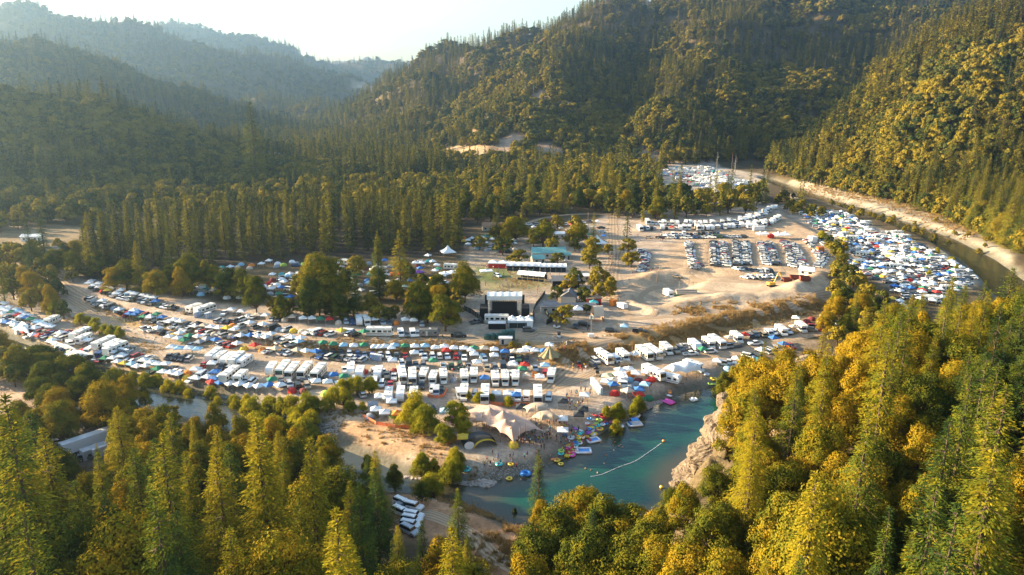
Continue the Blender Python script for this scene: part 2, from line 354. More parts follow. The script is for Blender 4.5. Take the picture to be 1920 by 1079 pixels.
def sprays(C, D, N, ln, wd):                 # diamonds at C along D with normals N
    S = np.cross(D, N); S /= np.linalg.norm(S, axis=1)[:, None] + 1e-9
    ln = ln[:, None]; wd = wd[:, None]
    V = np.stack([C - D * ln * .5, C + S * wd * .5, C + D * ln * .5, C - S * wd * .5], 1).reshape(-1, 3)
    return V, np.arange(len(C) * 4).reshape(-1, 4)
def conifer(seed, Ht=30.0, Rm=4.6, nb=125, step=.42, size=1.0, open_=0.0, t0=.10, power=.8, top=1.0):
    g = np.random.default_rng(seed); C = []; D = []; N = []; L = []; Wd = []; limbs = []
    bulge = g.random(8)
    for i in range(nb):
        t = t0 + (1 - t0) * ((i + g.random()) / nb) ** .92; z = t * Ht
        if g.random() < open_ * .5: continue
        az = i * 2.399 + g.random() * 1.2
        lim = Rm * ((1 - t) / (1 - t0)) ** power * (.62 + .45 * g.random()) * (.75 + .5 * bulge[int(t * 7.9)]) + .35
        if t < t0 + .12: lim *= .75
        dr = np.array((math.cos(az), math.sin(az), -.18 - .35 * (1 - t) + .3 * (t > .8))); dr /= np.linalg.norm(dr)
        if nb > 60 and i % 3 == 0: limbs.append(tube([(0, 0, z), tuple(np.array((0, 0, z)) + dr * lim * .8)], [.09, .02], 3))
        n = max(2, int(lim / step))
        for k in range(n):
            f = (k + .7 + .3 * g.random()) / n
            if f < .25 and lim > 2: continue
            c = np.array((0, 0, z)) + dr * lim * f; wdt = lim * .32 * math.sin(min(1, (1.15 - f)) * math.pi * .5) + .25
            for sgn in (-1, 0, 1):
                side = np.array((-math.sin(az), math.cos(az), 0)) * sgn * wdt * g.uniform(.5, 1)
                dd = dr + .8 * sgn * np.array((-math.sin(az), math.cos(az), 0)) + g.normal(0, .22, 3); dd[2] -= .12
                C.append(c + side + g.normal(0, .12, 3)); D.append(dd / np.linalg.norm(dd))
                nn = np.array((math.cos(az) * .45, math.sin(az) * .45, 1)) + g.normal(0, .24, 3); N.append(nn / np.linalg.norm(nn))
                L.append(size * g.uniform(.8, 1.35)); Wd.append(size * g.uniform(.26, .46))
    for k in range(14):
        C.append((g.normal(0, .12), g.normal(0, .12), Ht * (.975 + .03 * g.random()))); D.append((g.normal(0, .3), g.normal(0, .3), 1)); N.append((1, g.normal(), 0)); L.append(size); Wd.append(.3 * size)
    cr = sprays(np.array(C, float), np.array(D, float), np.array(N, float), np.array(L), np.array(Wd))
    tr = cat_meshes([tube([(0, 0, -1.5), (g.normal(0, .1), g.normal(0, .1), Ht * .5), (0, 0, Ht * .97)], [.45, .30, .05], 7)] + limbs)
    return cr, tr
def broad(seed, Ht=14.0, Rm=6.0, lobes=14, per=330, leaf=.55, tall=1.0, low=.22):
    g = np.random.default_rng(seed); C = []; N = []; limbs = []
    for i in range(lobes):
        az = i * 2.399 + g.random(); f = math.sqrt((i + .5) / lobes); zf = low + (1 - low) * (.16 + .58 * (1 - f ** 2.2) + .20 * g.random())
        c = np.array((math.cos(az) * Rm * .68 * f, math.sin(az) * Rm * .68 * f, Ht * min(.86, zf))) * g.uniform(.82, 1.12, 3)
        rr = Rm * g.uniform(.26, .42) * np.array((1, 1, tall * g.uniform(.7, .95)))
        v = g.normal(size=(per, 3)); v /= np.linalg.norm(v, axis=1)[:, None]; v[:, 2] = np.where(v[:, 2] < -.35, -v[:, 2] * .6, v[:, 2])
        lump = 1 + .16 * np.sin(v[:, 0] * 7 + i) * np.sin(v[:, 1] * 6 + 2 * i) + .1 * np.sin(v[:, 2] * 9 + i)
        C.append(c + v * rr * (lump * g.uniform(.82, 1.08, per))[:, None]); N.append(v + g.normal(0, .27, (per, 3)))
        limbs.append(tube([(0, 0, Ht * .18), tuple(c * np.array((.5, .5, .75))), tuple(c)], [.28, .16, .05], 4))
    C = np.concatenate(C); N = np.concatenate(N); N /= np.linalg.norm(N, axis=1)[:, None]
    D = np.cross(N, g.normal(size=N.shape)); D /= np.linalg.norm(D, axis=1)[:, None]
    cr = sprays(C, D, N, leaf * g.uniform(.8, 1.5, len(C)), leaf * g.uniform(.7, 1.1, len(C)))
    tr = cat_meshes([tube([(0, 0, -1.2), (g.normal(0, .15), g.normal(0, .15), Ht * .25), (0, 0, Ht * .6)], [.42, .3, .12], 7)] + limbs)
    return cr, tr
def snag(seed, Ht=24):
    g = np.random.default_rng(seed); L = [tube([(0, 0, -1), (.3, .1, Ht * .5), (.1, -.2, Ht)], [.4, .25, .05], 6)]
    for i in range(34):
        z = Ht * (.25 + .72 * i / 34); az = g.random() * 6.28; r_ = (1 - z / Ht) * 4 + .8
        p = np.array((math.cos(az) * r_, math.sin(az) * r_, z + g.normal(0, .6)))
        L.append(tube([(0.15, 0, z), tuple(p)], [.10, .03], 3))
        L.append(tube([tuple(p * np.array((.6, .6, 1))), tuple(p + g.normal(0, .9, 3))], [.05, .02], 3))
    return cat_meshes(L)

def both(name, ct_, lm):
    return (fast_mesh(name + ' crown', *ct_[0], [lm]), fast_mesh(name + ' trunk', *ct_[1], [M_BARK]))
def joined(name, ct_, lm):
    v, f = cat_meshes(ct_); return fast_mesh(name, v, f, [lm, M_BARK], [0] * len(ct_[0][1]) + [1] * len(ct_[1][1]))
TREES = {
 'conifer': [both('conifer', conifer(s, 30, 6.8 + .8 * (s % 3), 270, .25, .50, .16 * (s % 3), .04, .92), M_CON) for s in range(1, 7)],
 'redwood': [both('redwood', conifer(20 + s, 34, 5.4, 140, .40, .90, .1, .06, 1.05), M_DARK) for s in range(4)],
 'broadleaf': [both('oak', broad(40 + s, 14, 5.8, 26, 720, .27, 1.15, .0), M_OAK) for s in range(6)],
 'big oak': [both('big oak', broad(50 + s, 24, 9.6, 56, 850, .33, 1.1, .0), M_OAK) for s in range(4)],
 'willow': [both('willow', broad(60 + s, 9, 4.6, 18, 480, .27, 1.25, -.05), M_WIL) for s in range(5)],
 'snag': [fast_mesh('snag', *snag(80 + s), [M_SNAG]) for s in range(2)],
}
FARM = {
 'conifer': [joined('far conifer', conifer(100 + s, 28, 5.4, 56, .9, 1.7, 0, .04, .95), M_FCON) for s in range(5)],
 'broadleaf': [joined('far broadleaf', broad(120 + s, 13, 6.2, 12, 90, 1.05, 1.1, .02), M_FOAK) for s in range(4)],
}
REF = {'big oak': 24, 'conifer': 30, 'redwood': 34, 'broadleaf': 14, 'willow': 9, 'snag': 24}
NOUN = {'conifer': 'conifer', 'redwood': 'redwood', 'broadleaf': 'oak', 'willow': 'willow bush', 'snag': 'dead tree'}
trees = []                                   # (kind, x, y, z, height, place, wide)
def poly_px(px, py, pts): return bool(inpoly(np.array([px], float), np.array([py], float), pts)[0])
# what the photograph leaves uncovered, as seen from the drone (native pixels)
CLEAR0 = [
 [(30,560),(130,540),(160,520),(330,590),(470,615),(880,600),(1050,500),(1190,480),(1210,420),(1440,395),(1600,470),(1580,560),(1660,600),(1560,640),(1420,670),(1345,735),(1290,810),(1255,885),(1250,925),(1120,935),(1050,925),(1040,905),(965,945),(880,925),(850,900),(780,880),(770,850),(640,800),(560,770),(500,740),(110,670),(60,640),(0,610),(0,590)],
 [(200,706),(300,722),(440,755),(490,780),(470,786),(400,776),(330,756),(250,742),(222,730)],
 [(745,935),(835,925),(900,930),(985,960),(960,1010),(930,1062),(895,1062),(880,1000),(840,960),(828,1000),(770,1010),(745,975)],
 [(110,830),(205,798),(205,850),(110,862)], [(0,722),(30,722),(45,745),(0,760)],
 [(1255,875),(1296,804),(1345,795),(1352,850),(1328,882),(1290,898)],
 [(1440,335),(1540,338),(1720,385),(1840,440),(1910,480),(1860,520),(1700,520),(1600,430),(1500,385)],
 [(1560,395),(1700,400),(1840,520),(1700,545),(1640,560),(1600,480)],
]
CLEAR = CLEAR0
def blocks(x, y, z, h, rad, polys=CLEAR):
    for f in (0.25, .5, .75, .97):
        u, v = proj(x, y, z + h * f); d = math.hypot(x, y); r_ = rad * (1.0 - .75 * f) * F / d
        for du in (-r_, -r_ / 2, 0, r_ / 2, r_):
            for q in polys:
                if poly_px(u + du, v, q): return True
    return False
def add_top(kind, px, py, Y, place, wide=1.0, hmax=60):  # a tree whose tip is seen at px, py at distance Y
    x, y, zt = P(px, py, Y); z = hz(x, y); h = max(4, min(hmax, zt - z)); trees.append((kind, x, y, z, h, place, wide)); return h
def add_base(kind, px, py, ytop, place, wide=1.0):
    x, y, z = gp(px, py); _, _, zt = P(px, ytop, y); trees.append((kind, x, y, z, max(2, zt - z), place, wide))

FG = 'in the foreground wood at the left'
for a, b_, Y, k, wd in [(8,742,92,'conifer',.95),(78,803,112,'conifer',.9),(217,763,150,'conifer',1.25),(288,822,112,'conifer',.85),(347,846,122,'conifer',.85),(405,800,132,'conifer',.85),
     (480,786,112,'conifer',1.15),(592,858,140,'conifer',.6),(180,832,150,'conifer',.8),(37,1018,92,'conifer',.8),(655,900,125,'conifer',.9),(705,905,118,'conifer',1.0),(745,985,112,'conifer',.9),(858,915,128,'conifer',.95),
     (560,930,118,'conifer',1.0),(140,900,105,'conifer',.9),(790,975,118,'conifer',.8),(875,1000,122,'conifer',.8),(620,980,100,'conifer',.9),(330,960,92,'conifer',.9),(430,990,92,'conifer',1),(250,840,120,'conifer',.9),(530,850,140,'conifer',.8),
     (90,742,205,'broadleaf',1.5),(70,640,240,'broadleaf',1.3),(30,680,235,'broadleaf',1.2),(140,690,225,'broadleaf',1.4),(185,705,215,'broadleaf',1.3),(0,648,245,'broadleaf',1.2),(110,665,250,'broadleaf',1.2),(55,668,235,'broadleaf',1.3),(150,690,232,'broadleaf',1.2),(100,705,222,'broadleaf',1.3),(10,690,225,'broadleaf',1.2),(130,735,205,'broadleaf',1.2),(-25,610,255,'broadleaf',1.3),(60,700,215,'broadleaf',1.2),(240,745,190,'broadleaf',1.2),(295,775,180,'broadleaf',1.2),(268,722,205,'broadleaf',.9),(325,758,190,'broadleaf',1),(400,758,178,'broadleaf',1.1),
     (362,782,175,'broadleaf',1.2),(450,776,172,'broadleaf',1.2),(505,786,165,'broadleaf',1.2),(555,800,160,'broadleaf',1.2),(610,815,158,'broadleaf',1.2),(690,845,160,'broadleaf',.8),(738,870,158,'broadleaf',1.1),(790,905,150,'broadleaf',1),
     (640,880,140,'broadleaf',1.2),(585,890,135,'broadleaf',1),(120,980,90,'broadleaf',1.0),(30,900,110,'broadleaf',1.2),(0,600,300,'broadleaf',1.1),(215,985,88,'broadleaf',.9),(510,1000,90,'broadleaf',1)]:
    add_top(k, a, b_, Y, FG, wd * (.72 if k == 'broadleaf' and 150 < Y < 215 else 1.1))
PT = 'on the near bank of the pool'
for a, b_, Y, k, wd in [(1010,842,150,'conifer',.85),(1090,908,138,'broadleaf',1.3),(1140,935,130,'broadleaf',1.3),(1185,950,128,'broadleaf',1.2),(1050,950,125,'broadleaf',1.1),(1010,985,118,'broadleaf',1.1),
     (1100,1000,110,'broadleaf',1.1),(1170,1000,108,'broadleaf',1.2),(1235,950,124,'broadleaf',1.1),(1270,925,135,'broadleaf',.8),(975,1020,128,'broadleaf',.8),(965,952,150,'broadleaf',.5),(1250,1010,105,'broadleaf',1.2)]:
    add_top(k, a, b_, Y, PT, wd)
SP = 'on the wooded spur above the pool'
top_line = [(0,745),(100,740),(200,700),(330,760),(600,800),(760,870),(800,905),(880,920),(930,950),(1000,950),(1060,910),(1200,945),(1260,920),(1290,905),(1345,800),(1360,715),(1420,660),(1480,640),(1560,600),(1640,575),(1700,555),(1790,520),(1850,540),(1920,500),(2200,420)]
tx, ty = zip(*top_line)
for a, b_, Y, k, wd in [(1360,700,215,'broadleaf',.9),(1400,668,215,'broadleaf',1.1),(1435,640,212,'conifer',1),(1480,655,205,'broadleaf',1.2),(1385,745,200,'broadleaf',1),(1330,775,198,'broadleaf',.7),(1545,618,208,'conifer',1.1),(1625,575,205,'conifer',.9),
     (1520,690,180,'broadleaf',1.3),(1560,660,185,'conifer',1.1),(1680,590,195,'conifer',1.2),(1730,555,200,'conifer',1.1),(1790,515,200,'conifer',1.1),(1850,525,185,'conifer',1.2),(1905,480,190,'conifer',1.2),(1440,800,170,'conifer',1),
     (1490,770,160,'conifer',1.1),(1600,735,150,'conifer',1.2),(1700,700,150,'conifer',1.2),(1820,655,130,'conifer',1.1),(1890,720,95,'conifer',1.0),(1660,640,175,'broadleaf',1.3),(1760,620,165,'broadleaf',1.3),(1430,870,140,'conifer',1.1),
     (1380,890,150,'broadleaf',1),(1760,895,75,'conifer',.9),(1800,930,68,'conifer',.8),(1670,950,80,'conifer',.7),(1560,905,90,'broadleaf',1)]:
    add_top(k, a, b_, Y, SP, wd, 38)
have = [(t[1], t[2]) for t in trees]
def free(x, y, gap): return all((x - a) ** 2 + (y - b) ** 2 > gap * gap for a, b in have)
def fill(n, xr, yr, place, pc, gap, cond=None, hts=(17, 33)):
    k = 0
    for _ in range(n):
        y = rnd.uniform(*yr); x = rnd.uniform(*xr)
        if cond and not cond(x, y): continue
        kind = 'conifer' if rnd.random() < pc else 'broadleaf'
        z = hz(x, y); u, v = proj(x, y, z)
        if not -250 < u < 2170: continue
        if not free(x, y, gap): continue
        h = rnd.uniform(*hts) if kind == 'conifer' else rnd.uniform(9, 16)
        ut, vt = proj(x, y, z + h); lim = np.interp(ut, tx, ty) + (0 if rnd.random() < .3 else rnd.uniform(5, 40))
        if vt < lim:
            zt = P(ut, lim, y)[2]; h = zt - z
            if h < 5: continue
            if kind == 'conifer' and h < 12: kind = 'broadleaf'
        if z < -1 or blocks(x, y, z, h, (4.0 if h > 20 else 2.6) if kind == 'conifer' else 4.2): continue
        trees.append((kind, x, y, z, h, place, rnd.uniform(.85, 1.2) * (1.25 if h < 16 and kind == 'conifer' else 1))); have.append((x, y)); k += 1
    return k
fill(900, (-150, -8), (60, 150), FG, .8, 9.0, None, (27, 42))
fill(2500, (-190, -8), (62, 260), FG, .5, 7.0, lambda x, y: y < 245 - (x + 190) * .42)
def south(x, y):
    if line_dist(np.array([x]), np.array([y]), RIV_A)[0] < 7.5: return False
    rx = [p[0] for p in RIV_A]; ry = [p[1] for p in RIV_A]; return y < np.interp(x, rx, ry) - 5
fill(2600, (-290, -30), (150, 330), 'beside the left river bend', .05, 5.0, south, (10, 14))
fill(500, (0, 45), (80, 158), PT, .2, 6.5)
fill(900, (30, 150), (50, 150), SP, .75, 9.0, lambda x, y: hz(x, y) > 3, (24, 36))
fill(3500, (30, 260), (55, 260), SP, .55, 5.8, lambda x, y: hz(x, y) > 3)
fill(3000, (30, 200), (55, 260), SP, .1, 4.4, lambda x, y: hz(x, y) > 2, (12, 18))

# the redwood grove behind the camp, and single trees of the valley floor
GR = 'in the dark grove'
gpoly = [(165,520),(160,470),(230,442),(330,428),(520,415),(700,410),(860,415),(872,470),(820,478),(700,478),(620,480),(520,488),(420,494),(330,508),(240,524)]
gtop = [(150,400),(230,372),(400,352),(520,345),(620,338),(700,332),(830,335),(880,350)]
gx, gy = zip(*gtop); GW = W(gpoly, 3); gh = []
for _ in range(6000):
    x = rnd.uniform(-330, 30); y = rnd.uniform(330, 560)
    if not bool(inpoly(np.array([x]), np.array([y]), GW)[0]): continue
    if any((x - a) ** 2 + (y - b_) ** 2 < 8.2 ** 2 for a, b_ in gh): continue
    z = hz(x, y); u, v = proj(x, y, z); lim = np.interp(u, gx, gy) + rnd.uniform(0, 46) - 12
    h = min(rnd.uniform(22, 41), P(u, lim, y)[2] - z)
    if h < 14: continue
    gh.append((x, y)); trees.append(('redwood', x, y, z, h, GR, rnd.uniform(.95, 1.45)))
MID = 'on the valley floor'
for k, a, yb, yt, wd, pl in [
 ('conifer',712,562,446,1.25,'behind the camper rows'),('conifer',752,556,432,1.2,'behind the camper rows'),('broadleaf',610,590,474,1.2,'behind the camper rows'),('broadleaf',585,600,520,1.0,'behind the camper rows'),('conifer',672,600,526,1.1,'behind the camper rows'),
 ('broadleaf',482,592,514,.75,'behind the camper rows'),('broadleaf',530,600,555,1.1,'behind the camper rows'),('broadleaf',640,602,550,1,'behind the camper rows'),('broadleaf',710,604,563,1.2,'behind the camper rows'),('broadleaf',785,606,530,1.0,'behind the camper rows'),
 ('broadleaf',835,622,547,1.05,'behind the camper rows'),('broadleaf',872,568,492,1.15,'beside the stage meadow'),('broadleaf',815,590,560,.9,'behind the camper rows'),('broadleaf',560,560,515,1,'behind the camper rows'),('broadleaf',650,560,500,.8,'behind the camper rows'),
 ('conifer',325,520,418,1.0,'before the dark grove'),('conifer',265,548,452,1.1,'before the dark grove'),('broadleaf',240,545,486,1.1,'before the dark grove'),('broadleaf',215,548,500,1.1,'before the dark grove'),('broadleaf',185,520,470,1,'before the dark grove'),
 ('conifer',178,515,398,1.2,'before the dark grove'),('conifer',205,508,392,1.1,'before the dark grove'),('broadleaf',355,548,475,1.2,'before the dark grove'),('broadleaf',295,562,505,1.1,'before the dark grove'),('broadleaf',430,560,500,1.1,'before the dark grove'),
 ('broadleaf',390,540,490,1.0,'before the dark grove'),('broadleaf',85,520,478,1.3,'below the road bridge'),('broadleaf',60,500,452,1.0,'below the road bridge'),('broadleaf',40,545,500,1.2,'below the road bridge'),('broadleaf',10,540,505,1.2,'below the road bridge'),
 ('broadleaf',75,560,520,1,'below the road bridge'),('broadleaf',110,470,442,.9,'below the road bridge'),('broadleaf',100,590,535,.9,'below the road bridge'),('broadleaf',120,600,556,.8,'below the road bridge'),
 ('conifer',1175,450,395,1.5,'beside the main entrance road'),('broadleaf',1178,478,444,1.3,'beside the main entrance road'),('broadleaf',1183,502,468,1.5,'beside the main entrance road'),('broadleaf',1080,440,400,1.1,'among the vendor tents'),('broadleaf',1082,462,418,1.3,'among the vendor tents'),
 ('broadleaf',1018,465,414,1.4,'among the vendor tents'),('broadleaf',966,455,405,1.6,'among the vendor tents'),('broadleaf',942,478,438,1.4,'among the vendor tents'),('broadleaf',972,498,466,1.8,'among the vendor tents'),('broadleaf',1045,495,472,1.6,'among the vendor tents'),
 ('broadleaf',1105,505,465,1.2,'among the vendor tents'),('broadleaf',1120,530,497,1.3,'beside the dirt pit'),('broadleaf',1142,558,524,1.0,'beside the dirt pit'),('broadleaf',1045,565,535,1.3,'among the festival sheds'),('broadleaf',1094,567,536,1.2,'among the festival sheds'),
 ('broadleaf',1115,548,510,.9,'among the festival sheds'),('broadleaf',1055,608,570,1.5,'among the festival sheds'),('broadleaf',1100,588,570,1.5,'among the festival sheds'),('broadleaf',1078,540,518,1.2,'among the festival sheds'),('broadleaf',1140,480,455,1,'among the vendor tents'),
 ('broadleaf',960,655,640,1.3,'on the bank below the water tanks'),('broadleaf',990,656,642,1.2,'on the bank below the water tanks'),('broadleaf',1075,520,500,1.3,'among the vendor tents'),('broadleaf',930,450,420,1.2,'among the vendor tents'),('broadleaf',900,470,440,1.3,'among the vendor tents')]:
    add_base(k, a, yb, yt, pl, wd)
# belts of mixed trees: behind the vendors, and between the lot and the far camp
def belt(poly, n, gap, place, pc, hb=(8, 16), hc=(20, 30), z0=3, top=None):
    q = W(poly, z0); xs, ys = zip(*q); hv = []
    for _ in range(n):
        x = rnd.uniform(min(xs), max(xs)); y = rnd.uniform(min(ys), max(ys))
        if not bool(inpoly(np.array([x]), np.array([y]), q)[0]): continue
        if any((x - a) ** 2 + (y - b_) ** 2 < gap * gap for a, b_ in hv): continue
        kind = 'conifer' if rnd.random() < pc else 'broadleaf'; z = hz(x, y); h = rnd.uniform(*(hc if kind == 'conifer' else hb))
        if top: u, v = proj(x, y, z); h = min(h, P(u, top + rnd.uniform(0, 10), y)[2] - z)
        if h < 4: continue
        hv.append((x, y)); trees.append((kind, x, y, z, h, place, rnd.uniform(.9, 1.25)))
belt([(830,420),(830,350),(960,325),(1130,318),(1220,330),(1240,375),(1330,385),(1430,362),(1450,390),(1400,402),(1200,418),(1150,410),(1120,395),(1000,408),(880,425)], 5000, 9.5, 'behind the vendor camp', .35, (11, 18), (22, 32))
belt([(640,330),(820,300),(900,312),(1250,305),(1240,330),(960,325),(830,352),(640,352)], 3000, 12, 'at the foot of the big hill', .45, (11, 18), (20, 30))
belt([(1570,560),(1560,500),(1600,520),(1660,560),(1680,600),(1640,640),(1540,630),(1545,585)], 900, 6.2, 'beside the riverside tent city', .15, (6, 11), (12, 18))
belt([(1540,440),(1580,460),(1590,500),(1560,490)], 200, 6, 'beside the riverside tent city', 0, (4, 8))
belt([(1480,395),(1450,372),(1475,358),(1545,400),(1520,408)], 200, 8, 'by the upper ford', .1, (6, 10))
belt([(1560,395),(1600,398),(1700,425),(1760,448),(1700,440),(1590,405)], 60, 12, 'along the far river bank', 0, (4, 8), z0=0)
belt([(0,560),(0,480),(60,490),(150,500),(150,530),(110,560),(60,575)], 500, 8, 'below the road bridge', .1, (8, 14))
belt([(-250,455),(0,440),(60,425),(170,425),(260,398),(420,372),(640,352),(640,322),(300,345),(0,372),(-250,380)], 5000, 9.5, 'below the dark left hill', .15, (11, 17), (18, 28))
belt([(250,405),(420,378),(640,356),(840,350),(840,405),(520,405),(330,418)], 3000, 9.5, 'beyond the dark grove', .08, (12, 17), (18, 27))
belt([(930,440),(1090,430),(1130,480),(1100,500),(1000,470),(930,470)], 300, 14, 'among the vendor tents', .1, (8, 14), (18, 24))
belt([(1030,545),(1140,520),(1150,560),(1110,575),(1040,562)], 200, 9, 'among the festival sheds', 0, (5, 10))
belt([(790,560),(850,550),(870,590),(845,612),(780,606)], 200, 9.5, 'left of the stage', .1, (8, 13), (18, 22))
belt([(560,520),(700,505),(830,520),(840,580),(600,595)], 300, 15, 'behind the camper rows', .25, (8, 14), (20, 27))
belt([(0,690),(60,690),(190,722),(250,764),(200,800),(100,795),(60,735),(-60,722),(-60,680)], 700, 6.2, 'beside the left river bend', 0, (7, 12), z0=0)
belt([(1545,375),(1700,402),(1800,430),(1870,462),(1850,472),(1690,418),(1560,388)], 300, 9, 'along the far river bank', 0, (2.5, 5), z0=0)
belt([(500,585),(560,577),(700,592),(860,602),(860,613),(700,607),(520,604)], 400, 6.5, 'behind the camper rows', 0, (5, 11))
belt([(200,545),(330,562),(470,566),(470,545),(330,530),(200,525)], 500, 9.5, 'before the dark grove', .1, (8, 14), (14, 22))
# willows along the water
for line, n, pl, hh in [([(110,668),(180,688),(260,704),(330,716),(420,738),(470,752)], 17, 'along the river below the tents', (4, 6.5)), ([(470,752),(520,762),(560,775),(600,768),(650,760)], 12, 'along the river below the tents', (5, 8)),
     ([(470,780),(520,792),(580,800),(560,780)], 9, 'along the river below the tents', (6, 8)), ([(620,745),(680,740),(700,735)], 5, 'on the gravel beside the camper rows', (5, 7)),
     ([(690,770),(650,775)], 3, 'on the gravel beside the camper rows', (3, 4)), ([(780,800),(805,815),(770,808),(790,790)], 5, 'left of the largest tent', (7, 10)), ([(825,838),(880,812),(860,800)], 4, 'left of the largest tent', (5, 8)),
     ([(770,880),(800,872),(850,880),(875,868),(830,860)], 7, 'on the cobble bank', (4, 7)), ([(820,912),(800,905)], 2, 'on the cobble bank', (5, 7)), ([(1138,785),(1150,775),(1175,765),(1200,758),(1160,770),(1145,800)], 8, 'at the head of the pool', (4, 6.5)),
     ([(870,752),(900,757),(935,758),(965,762)], 6, 'behind the largest tent', (2.5, 4)), ([(150,605),(175,620),(205,635),(230,640)], 8, 'on the bank above the left camp', (4, 5.5)), ([(100,590),(80,560),(118,605)], 4, 'on the bank above the left camp', (5, 7)),
     ([(1635,600),(1700,620),(1600,640)], 6, 'beside the riverside tent city', (4, 7)), ([(1690,610),(1760,480),(1800,520)], 5, 'inside the riverside tent city', (3, 5)), ([(1530,450),(1560,480),(1580,500)], 6, 'beside the riverside tent city', (4, 6))]:
    q = W(line, 0)
    for i in range(n):
        t = (i + .5) / n * (len(q) - 1); k = int(t); f = t - k
        x = q[k][0] * (1 - f) + q[k + 1][0] * f + rnd.uniform(-1.5, 1.5); y = q[k][1] * (1 - f) + q[k + 1][1] * f + rnd.uniform(-2, 2)
        trees.append(('willow', x, y, hz(x, y), rnd.uniform(*hh), pl, rnd.uniform(.8, 1.15)))
for a, b_, Y in [(985,185,1050),(1000,190,1050),(1030,195,1060),(1275,160,1150),(1345,305,850),(1443,262,1000),(1380,300,800)]:
    x, y, z = P(a, b_, Y); z = hz(x, y); trees.append(('snag', x, y, z, rnd.uniform(20, 28), 'on the big hill', 1))
trees.append(('conifer', *P(468, 192, 700)[:2], 0, 40, 'on the dark left hill', 1.4)); t_ = trees.pop(); z = hz(t_[1], t_[2]); trees.append((*t_[:3], z, P(468,192,t_[2])[2] - z, t_[5], 1.35))

# forest of the hillsides
def scatter_hill(n, Y0, Y1, place):
    out = []
    for _ in range(n):
        y = math.exp(rnd.uniform(math.log(Y0), math.log(Y1))); u = rnd.uniform(-260, 2180); x = (u - 960) / F * y
        out.append((x, y))
    a = np.array(out); z = np.array([hz(*p) for p in out]); return a[:, 0], a[:, 1], z
hillpts = []
SLIPS = [(P(a, b, Y), rr) for a, b, Y, rr in [(1195,60,1480,46),(960,270,930,24),(1030,290,900,26),(1215,300,880,30),(1120,285,890,20),(1010,190,1040,16),(520,320,900,22),(660,260,1250,30),(700,170,3000,100),(890,245,1080,16)]]
x, y, z = scatter_hill(100000, 380, 4600, '')
sl = np.hypot(fbm(x, y, 60, 2) * 0 + 1, 0)
nz = fbm(x + 300, y, 110, 3)
lvl = np.where(y < 760, 7.0, 4.0)
for i in range(len(x)):
    uu, vv = proj(x[i], y[i], z[i])
    if z[i] < lvl[i] and not ((uu < 830 and y[i] > 720 and z[i] > -2) or (uu > 1440 and z[i] > -1 and vv < np.interp(uu, [1440,1530,1700,1780,1860,1920], [326,350,386,416,452,480]))): continue
    if 830 < uu < 965 and 276 < vv < 306: continue
    if any((x[i] - p[0]) ** 2 + ((y[i] - p[1]) * .7) ** 2 < (rr * .8) ** 2 for p, rr in SLIPS): continue
    far = y[i] / 1000
    if y[i] < 640 and -250 < x[i] < 250: continue
    kind = 'conifer' if nz[i] + rnd.uniform(-.38, .38) > .02 else 'broadleaf'
    h = (rnd.uniform(13, 34) if kind == 'conifer' else rnd.uniform(8, 19)) * (1 + .12 * max(0, far - 1.5))
    hillpts.append((kind, x[i], y[i], z[i], h, 'hill', rnd.uniform(.85, 1.3) * (1 + .15 * max(0, far - 1))))

